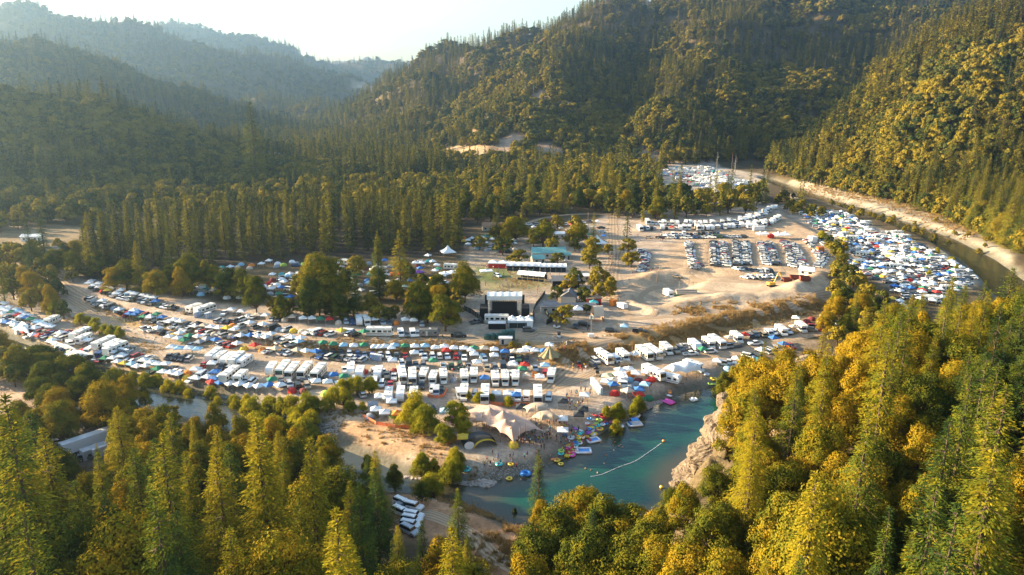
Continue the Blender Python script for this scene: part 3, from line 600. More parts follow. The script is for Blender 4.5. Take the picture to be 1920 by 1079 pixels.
# ---------------------------------------------------------------- putting trees into the scene
REG = []                                      # things waiting for their labels
def reg(o, look, noun, place, x, y, cat=None, group=None):
    o['category'] = cat or noun; REG.append((o, look, noun, place, proj(x, y, hz(x, y)), group)); return o
def gn_scatter(name, pts, protos, label, cat):
    """pts: (x, y, z, scale_xyz, rz, idx); one object of kind stuff"""
    me = bpy.data.meshes.new(name); n_ = len(pts); me.vertices.add(n_)
    me.vertices.foreach_set('co', np.array([p[:3] for p in pts], np.float32).ravel())
    a = me.attributes.new('sc', 'FLOAT_VECTOR', 'POINT'); a.data.foreach_set('vector', np.array([p[3] for p in pts], np.float32).ravel())
    a = me.attributes.new('rt', 'FLOAT_VECTOR', 'POINT'); a.data.foreach_set('vector', np.array([(p[6] if len(p) > 6 else 0, 0, p[4]) for p in pts], np.float32).ravel())
    a = me.attributes.new('ix', 'INT', 'POINT'); a.data.foreach_set('value', np.array([p[5] for p in pts], np.int32))
    o = bpy.data.objects.new(name, me); COL.objects.link(o)
    ng = bpy.data.node_groups.new(name, 'GeometryNodeTree')
    ng.interface.new_socket('Geometry', in_out='INPUT', socket_type='NodeSocketGeometry'); ng.interface.new_socket('Geometry', in_out='OUTPUT', socket_type='NodeSocketGeometry')
    N = ng.nodes; L = ng.links; gi = N.new('NodeGroupInput'); go = N.new('NodeGroupOutput')
    g2i = N.new('GeometryNodeGeometryToInstance')
    for m in protos:
        po = bpy.data.objects.new(m.name, m); oi = N.new('GeometryNodeObjectInfo'); oi.inputs['Object'].default_value = po; oi.inputs['As Instance'].default_value = True
        L.new(oi.outputs['Geometry'], g2i.inputs[0])
    # keep the order of the prototypes
    for lk in list(g2i.inputs[0].links): L.remove(lk)
    for nd in [q for q in N if q.type == 'OBJECT_INFO'][::-1]: L.new(nd.outputs['Geometry'], g2i.inputs[0])
    N.remove(g2i); jg = N.new('GeometryNodeJoinGeometry')
    for nd in [q for q in N if q.type == 'OBJECT_INFO'][::-1]: L.new(nd.outputs['Geometry'], jg.inputs[0])
    ip = N.new('GeometryNodeInstanceOnPoints'); ip.inputs['Pick Instance'].default_value = True
    def attr(nm, ty):
        q = N.new('GeometryNodeInputNamedAttribute'); q.data_type = ty; q.inputs['Name'].default_value = nm; return q.outputs['Attribute']
    L.new(gi.outputs[0], ip.inputs['Points']); L.new(jg.outputs[0], ip.inputs['Instance']); L.new(attr('ix', 'INT'), ip.inputs['Instance Index'])
    L.new(attr('rt', 'FLOAT_VECTOR'), ip.inputs['Rotation']); L.new(attr('sc', 'FLOAT_VECTOR'), ip.inputs['Scale']); L.new(ip.outputs[0], go.inputs[0])
    md = o.modifiers.new('scatter', 'NODES'); md.node_group = ng
    o['kind'] = 'stuff'; o['label'] = label; o['category'] = cat; return o
allt = trees + hillpts
def size_of(t): return t[4] / math.hypot(t[1], t[2])
def seen(t):
    u, v = proj(t[1], t[2], t[3] + t[4] * .9); return -30 < u < 1950 and v < 1110
count = {}
CAP = {'conifer': 285, 'redwood': 290, 'broadleaf': 285, 'willow': 290, 'snag': 50}
rest = {'conifer': [], 'broadleaf': []}
allt.sort(key=lambda t: -size_of(t))
crown_word = {'conifer': ('slender', 'broad'), 'redwood': ('slender', 'thick'), 'broadleaf': ('small', 'spreading'), 'willow': ('low yellow green', 'tall yellow green'), 'snag': ('bare grey', 'bare grey')}
for i, t in enumerate(allt):
    kind, x, y, z, h, place, wide = t; c_ = count.get(kind, 0)
    rz = rnd.random() * 6.28
    if (place == 'hill' and y > 1400) or c_ >= CAP[kind] or not seen(t):
        if kind not in rest: continue
        rest[kind].append((x, y, z, (h / REF[kind] * wide * .97,) * 2 + (h / REF[kind],), rz, rnd.randrange(5 if kind == 'conifer' else 4))); continue
    count[kind] = c_ + 1; s = h / REF[kind]
    nm = {'conifer': 'conifer_tree', 'redwood': 'redwood_tree', 'broadleaf': 'oak_tree', 'willow': 'willow_bush', 'snag': 'dead_tree'}[kind]
    mk = 'big oak' if kind == 'broadleaf' and h > 17 else kind; ms = TREES[mk][rnd.randrange(len(TREES[mk]))]; s = h / REF[mk]; wide = wide * (.92 if mk == 'big oak' else 1)
    if kind == 'snag': o = link(nm, ms, None, (x, y, z - .2), rz, s)
    else:
        
        o = link(nm, None, None, (x, y, z - .2), rz, (s * wide, s * wide, s)); cw = link('crown', ms[0], o); link('trunk', ms[1], o)
        if place == 'hill': cw.material_slots[0].link = 'OBJECT'; cw.material_slots[0].material = M_FCON if kind == 'conifer' else M_FOAK
    if place == 'hill':
        place = 'on the dark left hill' if x < -120 else ('on the sunlit right hillside' if x > 230 and y < 830 else 'on the big far hill')
    tall = h > REF[kind] * .8
    look = ('tall ' if tall else 'short ') + crown_word[kind][wide > 1.05] if kind in ('conifer', 'redwood', 'broadleaf') else crown_word[kind][wide > 1]
    reg(o, look, NOUN[kind], place, x, y, {'conifer': 'conifer tree', 'redwood': 'redwood tree', 'broadleaf': 'oak tree', 'willow': 'willow bush', 'snag': 'dead tree'}[kind], {'conifer':'conifers of the near woods','redwood':'redwoods of the dark grove','broadleaf':'oaks and other broadleaf trees','willow':'willow bushes by the water','snag':'bleached dead trees'}[kind])
print('TREES', count, {k: len(v) for k, v in rest.items()}, flush=True)
gn_scatter('conifer_forest', rest['conifer'], FARM['conifer'], 'hazy dark green conifer forest covering the hills round the valley', 'conifer forest')
gn_scatter('broadleaf_forest', rest['broadleaf'], FARM['broadleaf'], 'olive brown broadleaf woodland covering the hillsides between the conifers', 'broadleaf forest')

# ---------------------------------------------------------------- vehicles, tents and people
class MB:
    def __init__(s): s.V = []; s.F = []; s.M = []
    def quad(s, pts, m=0):
        o = len(s.V); s.V += [tuple(p) for p in pts]; s.F.append(tuple(range(o, o + len(pts)))); s.M.append(m); return s
    def fr(s, cx, cy, z0, z1, lx, ly, tx=None, ty=None, dx=0.0, m=0, dy=0.0, bottom=True):   # frustum, x is forward
        tx = lx if tx is None else tx; ty = ly if ty is None else ty; o = len(s.V)
        for z, a, b, ex, ey in ((z0, lx, ly, 0, 0), (z1, tx, ty, dx, dy)):
            for sx, sy in ((-1, -1), (1, -1), (1, 1), (-1, 1)): s.V.append((cx + ex + sx * a / 2, cy + ey + sy * b / 2, z))
        fs = [(4, 5, 6, 7), (0, 1, 5, 4), (1, 2, 6, 5), (2, 3, 7, 6), (3, 0, 4, 7)] + ([(3, 2, 1, 0)] if bottom else [])
        for f in fs: s.F.append(tuple(o + k for k in f)); s.M.append(m)
        return s
    def cyl(s, p, q, r, k=10, m=0, r2=None):
        p, q = Vector(p), Vector(q); d = (q - p).normalized(); a = d.orthogonal().normalized(); b = d.cross(a); o = len(s.V); r2 = r if r2 is None else r2
        for c, rr in ((p, r), (q, r2)):
            for j in range(k):
                t = 2 * math.pi * j / k; s.V.append(tuple(c + rr * (a * math.cos(t) + b * math.sin(t))))
        for j in range(k): s.F.append((o + j, o + (j + 1) % k, o + k + (j + 1) % k, o + k + j)); s.M.append(m)
        s.F.append(tuple(o + j for j in range(k))[::-1]); s.M.append(m); s.F.append(tuple(o + k + j for j in range(k))); s.M.append(m); return s
    def prism(s, prof, w, m=0, cy=0.0):          # side profile (x, z) pushed out sideways by width w
        o = len(s.V); n_ = len(prof)
        for yy in (cy - w / 2, cy + w / 2):
            for x, z in prof: s.V.append((x, yy, z))
        for j in range(n_): k = (j + 1) % n_; s.F.append((o + j, o + k, o + n_ + k, o + n_ + j)); s.M.append(m)
        s.F.append(tuple(o + j for j in range(n_))); s.M.append(m); s.F.append(tuple(o + n_ + j for j in range(n_))[::-1]); s.M.append(m); return s
    def pieces(s):
        out = []; i = 0
        while i < len(s.F):
            lo = min(s.F[i]); j = i; hi = max(s.F[i])
            while j < len(s.F) and min(s.F[j]) >= lo and (min(s.F[j]) <= hi or j == i): hi = max(hi, max(s.F[j])); j += 1
            q = MB(); q.V = s.V[lo:hi + 1]; q.F = [tuple(k - lo for k in f) for f in s.F[i:j]]; q.M = s.M[i:j]; out.append((i, q)); i = j
        return out
    def grid(s, fn, nu, nv, m=0):
        o = len(s.V)
        for i in range(nu + 1):
            for j in range(nv + 1): s.V.append(tuple(fn(i / nu, j / nv)))
        for i in range(nu):
            for j in range(nv): a = o + i * (nv + 1) + j; s.F.append((a, a + nv + 1, a + nv + 2, a + 1)); s.M.append(m)
        return s
    def mesh(s, name, mats, smooth=False, recalc=True):
        me = bpy.data.meshes.new(name); me.from_pydata(s.V, [], s.F)
        for m in mats: me.materials.append(m)
        me.polygons.foreach_set('material_index', s.M)
        if recalc:
            b = bmesh.new(); b.from_mesh(me); bmesh.ops.recalc_face_normals(b, faces=b.faces); b.to_mesh(me); b.free()
        if smooth: me.polygons.foreach_set('use_smooth', [True] * len(me.polygons))
        me.update(); return me
def paint_mat(name, c, rough=.32, metal=.0): return mat(name, c, rough, metal, noise=.05, scale=2, spec=.5)
PAINT = {k: paint_mat(k + '_car_paint', c) for k, c in {'white': (.74,.73,.70), 'silver': (.42,.43,.44), 'grey': (.14,.145,.15), 'black': (.018,.018,.02), 'blue': (.03,.07,.20), 'red': (.34,.02,.015), 'tan': (.36,.28,.18), 'green': (.04,.09,.05), 'yellow': (.62,.38,.03), 'orange': (.55,.14,.02)}.items()}
CLOTH = {k: mat(k + '_canvas', c, .85, noise=.08, scale=1.5, spec=.2) for k, c in {'white': (.78,.77,.74), 'blue': (.05,.16,.40), 'pale blue': (.30,.50,.62), 'red': (.50,.04,.03), 'green': (.04,.20,.11), 'grey': (.28,.29,.31), 'yellow': (.70,.45,.05), 'beige': (.58,.46,.34), 'dark': (.03,.035,.04), 'orange': (.70,.22,.04), 'teal': (.05,.32,.34), 'lime': (.40,.52,.08), 'purple': (.20,.07,.30), 'pink': (.75,.10,.38), 'brown': (.16,.09,.05), 'maroon': (.18,.04,.04)}.items()}
M_GLASS = mat('dark_vehicle_glass', (.015,.02,.025), .08, noise=0, spec=.8); M_TYRE = mat('tyre_rubber', (.02,.02,.02), .9, noise=0)
M_RIM = mat('wheel_metal', (.45,.45,.46), .35, .8, noise=0); M_TRIM = mat('dark_trim', (.03,.03,.032), .6, noise=0); M_LAMP = mat('lamp_lens', (.75,.72,.65), .15, noise=0)
M_GEL = mat('camper_gelcoat', (.72,.69,.62), .45, noise=.06); M_STEEL = mat('galvanised_steel', (.45,.46,.47), .4, .6, noise=.1); M_WOOD = mat('weathered_wood', (.24,.15,.09), .85, noise=.25)
M_STRIPE = mat('camper_stripe', (.22,.12,.07), .5, noise=0); M_TAIL = mat('tail_lamp', (.35,.02,.02), .3, noise=0)
MIXP = bpy.data.materials.new('assorted_car_paint'); MIXP.use_nodes = True; n = MIXP.node_tree.nodes; b = n['Principled BSDF']; b.inputs['Roughness'].default_value = .35
oi = n.new('ShaderNodeObjectInfo'); rp = n.new('ShaderNodeValToRGB'); rp.color_ramp.interpolation = 'CONSTANT'; e = rp.color_ramp.elements
e[0].color = (.74,.73,.70,1); e[1].position = .48; e[1].color = (.42,.43,.44,1)
for p_, c in ((.55,(.14,.145,.15,1)),(.68,(.018,.018,.02,1)),(.84,(.03,.07,.20,1)),(.90,(.34,.02,.015,1)),(.94,(.36,.28,.18,1))): q = e.new(p_); q.color = c
MIXP.node_tree.links.new(oi.outputs['Random'], rp.inputs[0]); MIXP.node_tree.links.new(rp.outputs[0], b.inputs['Base Color'])
MIXC = bpy.data.materials.new('assorted_canvas'); MIXC.use_nodes = True; n = MIXC.node_tree.nodes; b = n['Principled BSDF']; b.inputs['Roughness'].default_value = .85
oi = n.new('ShaderNodeObjectInfo'); rp = n.new('ShaderNodeValToRGB'); rp.color_ramp.interpolation = 'CONSTANT'; e = rp.color_ramp.elements
e[0].color = (.76,.75,.73,1); e[1].position = .68; e[1].color = (.03,.15,.46,1)
for p_, c in ((.78,(.30,.50,.62,1)),(.78,(.50,.04,.03,1)),(.83,(.04,.20,.11,1)),(.88,(.28,.29,.31,1)),(.93,(.70,.45,.05,1)),(.97,(.58,.46,.34,1))): q = e.new(p_); q.color = c
MIXC.node_tree.links.new(oi.outputs['Random'], rp.inputs[0]); MIXC.node_tree.links.new(rp.outputs[0], b.inputs['Base Color'])

MODELS = {}
SPLIT = {'windows': 'window', 'air_conditioner': 'air_conditioner', 'roof_vents': 'roof_vent'}
def wheel_mesh(r, w_=.24): return MB().cyl((0, -w_ / 2, 0), (0, w_ / 2, 0), r, 14, 0).cyl((0, -w_ / 2 - .01, 0), (0, w_ / 2 + .01, 0), r * .58, 10, 1).mesh('wheel', [M_TYRE, M_RIM])
WHEELS = {r: wheel_mesh(r) for r in (.33, .38, .48)}
def model(name, parts, wheels, wr):
    """parts: (part name, MB, materials); wheels: (x, y)"""
    P_ = []
    for pn, mb, ms in parts:
        if pn not in SPLIT or name in ('sedan', 'suv', 'pickup'): P_.append(('glasshouse' if pn == 'windows' else pn, mb.mesh(name + ' ' + pn, ms), (0, 0, 0))); continue
        for f0, sub in mb.pieces(): P_.append((SPLIT[pn] if len(sub.V) > 4 else 'windscreen', sub.mesh(name + ' ' + pn, ms), (0, 0, 0)))
    P_ += [('wheel', WHEELS[wr], (x, y, wr)) for x, y in wheels]
    V, Fc, M, mats = [], [], [], []
    for pn, mb, ms in parts:
        o = len(V); mo = len(mats); mats += ms; V += mb.V; Fc += [tuple(o + k for k in f) for f in mb.F]; M += [mo + k for k in mb.M]
    mo = len(mats); mats += [M_TYRE]
    for x, y in wheels:
        q = MB().cyl((x, y - .12, wr), (x, y + .12, wr), wr, 8); o = len(V); V += q.V; Fc += [tuple(o + k for k in f) for f in q.F]; M += [mo] * len(q.F)
    q = MB(); q.V, q.F, q.M = V, Fc, M
    MODELS[name] = (P_, q.mesh(name + ' whole', mats)); MODELS[name + '_mix'] = q.mesh(name + ' small', [MIXP if m in (PAINT['white'],) else (MIXC if m in (CLOTH['white'],) else m) for m in mats])
WP = PAINT['white']
def wheels4(a, b, t): return [(a, t), (a, -t), (b, t), (b, -t)]
def lamps(mb, xf, xr, w_, z, m1, m2):
    for s in (-1, 1): mb.fr(xf, s * w_, z, z + .16, .06, .34, m=m1); mb.fr(xr, s * w_, z, z + .18, .06, .26, m=m2)
# sedan
b1 = MB().prism([(-2.25,.42),(-2.28,.80),(-1.95,.95),(-1.5,.97),(1.0,.95),(1.95,.84),(2.28,.66),(2.30,.36),(1.9,.25),(-2.0,.25)], 1.76).prism([(-1.28,1.38),(-1.05,1.44),(.15,1.44),(.38,1.38)], 1.30)
b1.fr(.02, 0, .22, .30, 4.3, 1.70, m=1); lamps(b1, 2.24, -2.25, .66, .60, 2, 3)
g1 = MB().fr(-.32, 0, .94, 1.40, 2.85, 1.66, 1.75, 1.30, -.12)
model('sedan', [('body', b1, [WP, M_TRIM, M_LAMP, M_TAIL]), ('windows', g1, [M_GLASS])], wheels4(1.4, -1.35, .80), .33)
# suv
b1 = MB().prism([(-2.25,.45),(-2.30,1.05),(1.15,1.08),(2.1,1.0),(2.32,.78),(2.32,.42),(1.9,.32),(-2.0,.32)], 1.88).fr(-.62, 0, 1.66, 1.74, 3.0, 1.42, 2.8, 1.34)
b1.fr(.0, 0, .28, .40, 4.4, 1.8, m=1); lamps(b1, 2.27, -2.28, .70, .78, 2, 3)
for s in (-1, 1): b1.fr(-.6, s * .6, 1.75, 1.80, 2.2, .05, m=1)
g1 = MB().fr(-.55, 0, 1.06, 1.68, 3.35, 1.76, 2.9, 1.46, -.1)
model('suv', [('body', b1, [WP, M_TRIM, M_LAMP, M_TAIL]), ('windows', g1, [M_GLASS])], wheels4(1.45, -1.4, .84), .38)
# pickup
b1 = MB().prism([(-.75,.50),(-.75,1.12),(1.55,1.14),(2.6,1.06),(2.78,.85),(2.78,.48),(2.3,.4),(-.7,.4)], 1.92).fr(.05, 0, 1.68, 1.75, 1.35, 1.46, 1.25, 1.38)
for s in (-1, 1): b1.fr(-1.78, s * .90, .52, 1.12, 2.08, .10)
b1.fr(-2.78, 0, .55, 1.10, .08, 1.9).fr(-1.78, 0, .5, .62, 2.05, 1.75, m=1).fr(0, 0, .34, .46, 5.3, 1.7, m=1); lamps(b1, 2.74, -2.81, .74, .80, 2, 3)
g1 = MB().fr(.25, 0, 1.12, 1.70, 1.95, 1.78, 1.4, 1.50, -.12)
model('pickup', [('body', b1, [WP, M_TRIM, M_LAMP, M_TAIL]), ('windows', g1, [M_GLASS])], wheels4(1.8, -1.7, .86), .38)
# van
b1 = MB().prism([(-2.75,.40),(-2.78,2.05),(-2.6,2.2),(1.35,2.2),(1.6,2.1),(2.15,1.25),(2.75,1.05),(2.8,.45),(2.4,.33),(-2.4,.33)], 1.96)
b1.fr(0, 0, .28, .42, 5.2, 1.86, m=1); lamps(b1, 2.74, -2.76, .76, .75, 2, 3)
g1 = MB()
for s in (-1, 1):
    for x0, l_ in ((1.15, .9), (.1, .95), (-1.0, .95), (-2.0, .8)): g1.fr(x0, s * .985, 1.28, 1.85, l_, .03, l_ * .92)
g1.quad([(1.66, -.86, 2.04), (1.66, .86, 2.04), (2.17, .86, 1.30), (2.17, -.86, 1.30)]); g1.fr(-2.79, 0, 1.3, 1.85, .03, 1.5)
model('van', [('body', b1, [WP, M_TRIM, M_LAMP, M_TAIL]), ('windows', g1, [M_GLASS])], wheels4(1.75, -1.6, .88), .38)
# class C camper: cab, over-cab bed, box
def camper(name, L, over=True, h=3.05):
    xb = -L / 2; xf = L / 2 - 1.9
    prof = [(xb,.55),(xb,h-.15),(xb+.15,h),(xf+.2,h)] + ([(xf+1.1,h-.12),(xf+1.25,2.45),(xf+1.1,2.15),(xf,2.05)] if over else [(xf+.35,h-.2),(xf+.35,2.0)]) + [(xf,.55)]
    b1 = MB().prism(prof, 2.42).prism([(xf-.02,.5),(xf-.02,2.02),(xf+.35,2.0),(xf+.95,1.25),(xf+1.8,1.08),(xf+1.9,.8),(xf+1.9,.42),(xf,.4)], 1.98)
    b1.fr((xb + xf) / 2, 0, .35, .58, xf - xb - .3, 2.2, m=1); lamps(b1, xf + 1.86, xb - .02, .76, .78, 2, 3)
    for s in (-1, 1): b1.fr((xb + xf) / 2, s * 1.215, .95, 1.12, (xf - xb) * .92, .02, m=4)
    b1.fr(xb - .1, 0, .45, .6, .12, 2.2, m=1)
    g1 = MB().quad([(xf + .37, -.86, 1.97), (xf + .37, .86, 1.97), (xf + .97, .86, 1.29), (xf + .97, -.86, 1.29)])
    for s in (-1, 1):
        g1.fr(xf + .35, s * 1.0, 1.28, 1.85, .6, .03, .35)
        for fx, l_ in ((.2, .9), (.5, 1.2), (.8, .7)): g1.fr(xb + (xf - xb) * fx, s * 1.22, 1.5, 2.25, l_, .03)
    g1.fr(xb - .01, 0, 1.5, 2.2, .03, 1.3)
    ac = MB().fr(xb + 2.2, 0, h, h + .28, .95, .75, .8, .6); vt = MB()
    for x_ in (xb + .8, xb + 3.6, xf - .2): vt.fr(x_, .3, h, h + .12, .45, .45, .4, .4)
    model(name, [('body', b1, [WP if name != 'camper' else M_GEL, M_TRIM, M_LAMP, M_TAIL, M_STRIPE]), ('windows', g1, [M_GLASS]), ('air_conditioner', ac, [M_GEL]), ('roof_vents', vt, [M_STEEL])], wheels4(xf + .9, xb + 2.0, .95), .38)
camper('camper', 7.4); camper('box_van', 7.0, False, 3.1)
# motor coach
h = 3.25; b1 = MB().prism([(-4.7,.5),(-4.75,h-.2),(-4.6,h),(4.3,h),(4.65,h-.35),(4.85,1.5),(4.85,.55),(4.5,.4),(-4.4,.4)], 2.5)
for s in (-1, 1): b1.fr(-.3, s * 1.255, .9, 1.15, 8.6, .02, m=4).fr(-1.5, s * 1.255, 1.2, 1.26, 6, .02, m=4)
lamps(b1, 4.84, -4.74, .95, .75, 2, 3); g1 = MB().quad([(4.70, -1.14, 2.8), (4.70, 1.14, 2.8), (4.88, 1.14, 1.55), (4.88, -1.14, 1.55)])
for s in (-1, 1):
    for x_, l_ in ((3.9, 1.2), (2.2, 1.3), (.2, 1.5), (-1.9, 1.2), (-3.7, .9)): g1.fr(x_, s * 1.26, 1.6, 2.4, l_, .03)
ac = MB().fr(1.5, 0, h, h + .3, 1, .8, .85, .65).fr(-2.6, 0, h, h + .3, 1, .8, .85, .65)
model('coach', [('body', b1, [M_GEL, M_TRIM, M_LAMP, M_TAIL, M_STRIPE]), ('windows', g1, [M_GLASS]), ('air_conditioner', ac, [WP])], wheels4(3.1, -2.6, 1.0), .48)
# travel trailer
h = 2.95; b1 = MB().prism([(-3.6,.6),(-3.65,2.5),(-3.3,h),(2.9,h),(3.5,2.4),(3.65,1.5),(3.3,.6)], 2.4).fr(4.1, 0, .5, .6, 1.3, .12, m=1).fr(4.6, 0, .1, .9, .12, .12, m=1)
for s in (-1, 1): b1.fr(-.1, s * 1.205, 1.0, 1.2, 6.6, .02, m=2)
g1 = MB()
for s in (-1, 1):
    for x_, l_ in ((2.2, .9), (.3, 1.3), (-2.3, 1.0)): g1.fr(x_, s * 1.21, 1.55, 2.2, l_, .03)
g1.fr(-3.64, 0, 1.6, 2.2, .04, 1.3); ac = MB().fr(.2, 0, h, h + .28, .95, .75, .8, .6)
dr = MB().fr(-.95, -1.22, .75, 2.4, .65, .03)
model('trailer', [('body', b1, [WP, M_TRIM, M_STRIPE]), ('windows', g1, [M_GLASS]), ('air_conditioner', ac, [M_GEL]), ('door', dr, [M_STEEL])], [(-.5, 1.0), (-.5, -1.0), (-1.35, 1.0), (-1.35, -1.0)], .33)
# utility buggy
b1 = MB().fr(0, 0, .35, .75, 2.6, 1.3, 2.5, 1.2).fr(-.9, 0, .75, 1.0, .9, 1.3).fr(.1, 0, 1.85, 1.92, 1.5, 1.25, 1.4, 1.15, m=1)
for sx in (-.55, .75):
    for s in (-1, 1): b1.cyl((sx, s * .55, .75), (sx, s * .5, 1.86), .03, 5, 1)
st_ = MB().fr(-.1, 0, .75, .95, .5, 1.1).fr(-.38, 0, .9, 1.35, .12, 1.1)
model('buggy', [('body', b1, [PAINT['white'], M_TRIM]), ('seat', st_, [M_TRIM])], wheels4(.95, -.85, .6), .33)

# pop-up canopy, 3 m square
def canopy_parts(w_=3.0):
    h0, h1 = 2.15, 3.05; t = MB(); h = w_ / 2
    c = [(-h, -h), (h, -h), (h, h), (-h, h)]
    for i in range(4):
        a, b_ = c[i], c[(i + 1) % 4]; k = .42
        ai, bi = (a[0] * k, a[1] * k), (b_[0] * k, b_[1] * k)
        t.quad([(a[0], a[1], h0), (b_[0], b_[1], h0), (bi[0], bi[1], h0 + .42), (ai[0], ai[1], h0 + .42)]); t.quad([(ai[0], ai[1], h0 + .42), (bi[0], bi[1], h0 + .42), (0, 0, h1)])
        t.quad([(a[0], a[1], h0 - .26), (b_[0], b_[1], h0 - .26), (b_[0], b_[1], h0), (a[0], a[1], h0)])
    legs = [MB().cyl((x * .97, y * .97, 0), (x * .97, y * .97, h0), .03, 5) for x, y in c]
    return t, legs
t, legs = canopy_parts(); P_ = [('canopy_top', t.mesh('canopy top', [CLOTH['white']], recalc=False), (0,0,0))] + [('leg', g.mesh('canopy leg', [M_STEEL]), (0,0,0)) for g in legs]
q = MB(); q.V = list(t.V); q.F = list(t.F); q.M = [0] * len(t.F)
for g in legs: o_ = len(q.V); q.V += g.V; q.F += [tuple(o_ + k for k in f) for f in g.F]; q.M += [1] * len(g.F)
MODELS['canopy'] = (P_, q.mesh('canopy whole', [CLOTH['white'], M_STEEL], recalc=False)); MODELS['canopy_mix'] = q.mesh('canopy small', [MIXC, M_STEEL], recalc=False)
def dome(k=10, h=1.45, rx=1.7, ry=1.4):
    m = MB(); m.grid(lambda u, v: (rx * math.cos(2 * math.pi * u) * math.cos(v * math.pi / 2) ** .75 * (1 - .0), ry * math.sin(2 * math.pi * u) * math.cos(v * math.pi / 2) ** .75, h * math.sin(v * math.pi / 2)), 8, 5)
    return m
t = dome(); dr = MB().quad([(1.30, -.42, .05), (1.30, .42, .05), (.92, .30, .98), (.92, -.30, .98)]); dr.quad([(1.56, -.5, .0), (1.56, .5, .0), (1.08, .2, 1.02), (1.08, -.2, 1.02)])
MODELS['dome'] = ([('flysheet', t.mesh('dome fly', [CLOTH['white']], recalc=False), (0,0,0)), ('door', dr.mesh('dome door', [CLOTH['grey']], recalc=False), (0,0,0))], None)
q = MB(); q.V = t.V + dr.V; q.F = t.F + [tuple(len(t.V) + k for k in f) for f in dr.F]; q.M = [0] * len(t.F) + [1] * len(dr.F)
MODELS['dome'] = (MODELS['dome'][0], q.mesh('dome whole', [CLOTH['white'], CLOTH['grey']], recalc=False)); MODELS['dome_mix'] = q.mesh('dome small', [MIXC, CLOTH['grey']], recalc=False)
# portable toilet
b1 = MB().fr(0, 0, 0.05, 2.15, 1.1, 1.1, 1.05, 1.05).fr(.56, 0, .15, 1.98, .03, .75, m=2); r1 = MB().fr(0, 0, 2.15, 2.32, 1.2, 1.2, .7, 1.0)
MODELS['toilet'] = ([('cabin', b1.mesh('toilet cabin', [PAINT['blue'], M_TRIM, PAINT['silver']]), (0,0,0)), ('roof', r1.mesh('toilet roof', [PAINT['white']]), (0,0,0))], None)
M_TOI = mat('toilet_blue_plastic', (.05,.20,.45), .5, noise=.06); M_TOG = mat('pale_toilet_plastic', (.45,.60,.66), .5, noise=.06)

CATS = {'sedan': 'parked car', 'suv': 'parked car', 'pickup': 'pickup truck', 'van': 'van', 'camper': 'camper van', 'box_van': 'box truck', 'coach': 'motor coach', 'trailer': 'travel trailer', 'buggy': 'buggy', 'canopy': 'canopy tent', 'dome': 'dome tent', 'toilet': 'portable toilet'}
NOUNS = {'sedan': 'car', 'suv': 'SUV', 'pickup': 'pickup', 'van': 'van', 'camper': 'over-cab camper', 'box_van': 'box truck', 'coach': 'motor coach', 'trailer': 'travel trailer', 'buggy': 'open buggy', 'canopy': 'canopy', 'dome': 'dome tent', 'toilet': 'portable toilet'}
ONAME = {'sedan': 'parked_car', 'suv': 'parked_suv', 'pickup': 'pickup_truck', 'van': 'passenger_van', 'camper': 'camper_van', 'box_van': 'box_truck', 'coach': 'motor_coach', 'trailer': 'travel_trailer', 'buggy': 'open_buggy', 'canopy': 'canopy_tent', 'dome': 'dome_tent', 'toilet': 'portable_toilet'}
GRP = {'parked car': 'cars parked at the festival', 'pickup truck': 'pickups parked at the festival', 'canopy tent': 'canopies of the camps', 'dome tent': 'small tents of the camps'}
VC = ['white'] * 12 + ['silver'] * 6 + ['grey'] * 4 + ['black'] * 5 + ['blue'] * 1 + ['red'] * 2 + ['tan'] * 2 + ['green']
CC = ['white'] * 16 + ['blue'] * 4 + ['pale blue'] * 2 + ['red'] * 1 + ['green'] * 2 + ['grey'] + ['yellow'] + ['beige'] * 2 + ['dark']
DC = ['white', 'white', 'beige', 'grey', 'grey', 'blue', 'orange', 'green', 'beige', 'red', 'yellow', 'pale blue', 'lime', 'grey', 'teal', 'maroon']
items = []                                     # (kind, colour, x, y, z, rz, place, scale)
def item(kind, x, y, rz, place, col=None, s=1.0, z=None):
    if col is None: col = rnd.choice(CC if kind == 'canopy' else DC if kind == 'dome' else ['white'] if kind in ('coach', 'trailer', 'camper', 'box_van') else VC)
    items.append([kind, col, x, y, hz(x, y) if z is None else z, rz, place, s])
LEN = {'sedan': 4.6, 'suv': 4.6, 'pickup': 5.5, 'van': 5.6, 'camper': 7.4, 'box_van': 7, 'coach': 9.6, 'trailer': 8, 'buggy': 2.8, 'canopy': 3, 'dome': 3, 'toilet': 1.1}
def pxhead(px, py, dx, dy):
    x0, y0, _ = gp(px, py); x1, y1, _ = gp(px + dx, py + dy); return math.atan2(y1 - y0, x1 - x0)
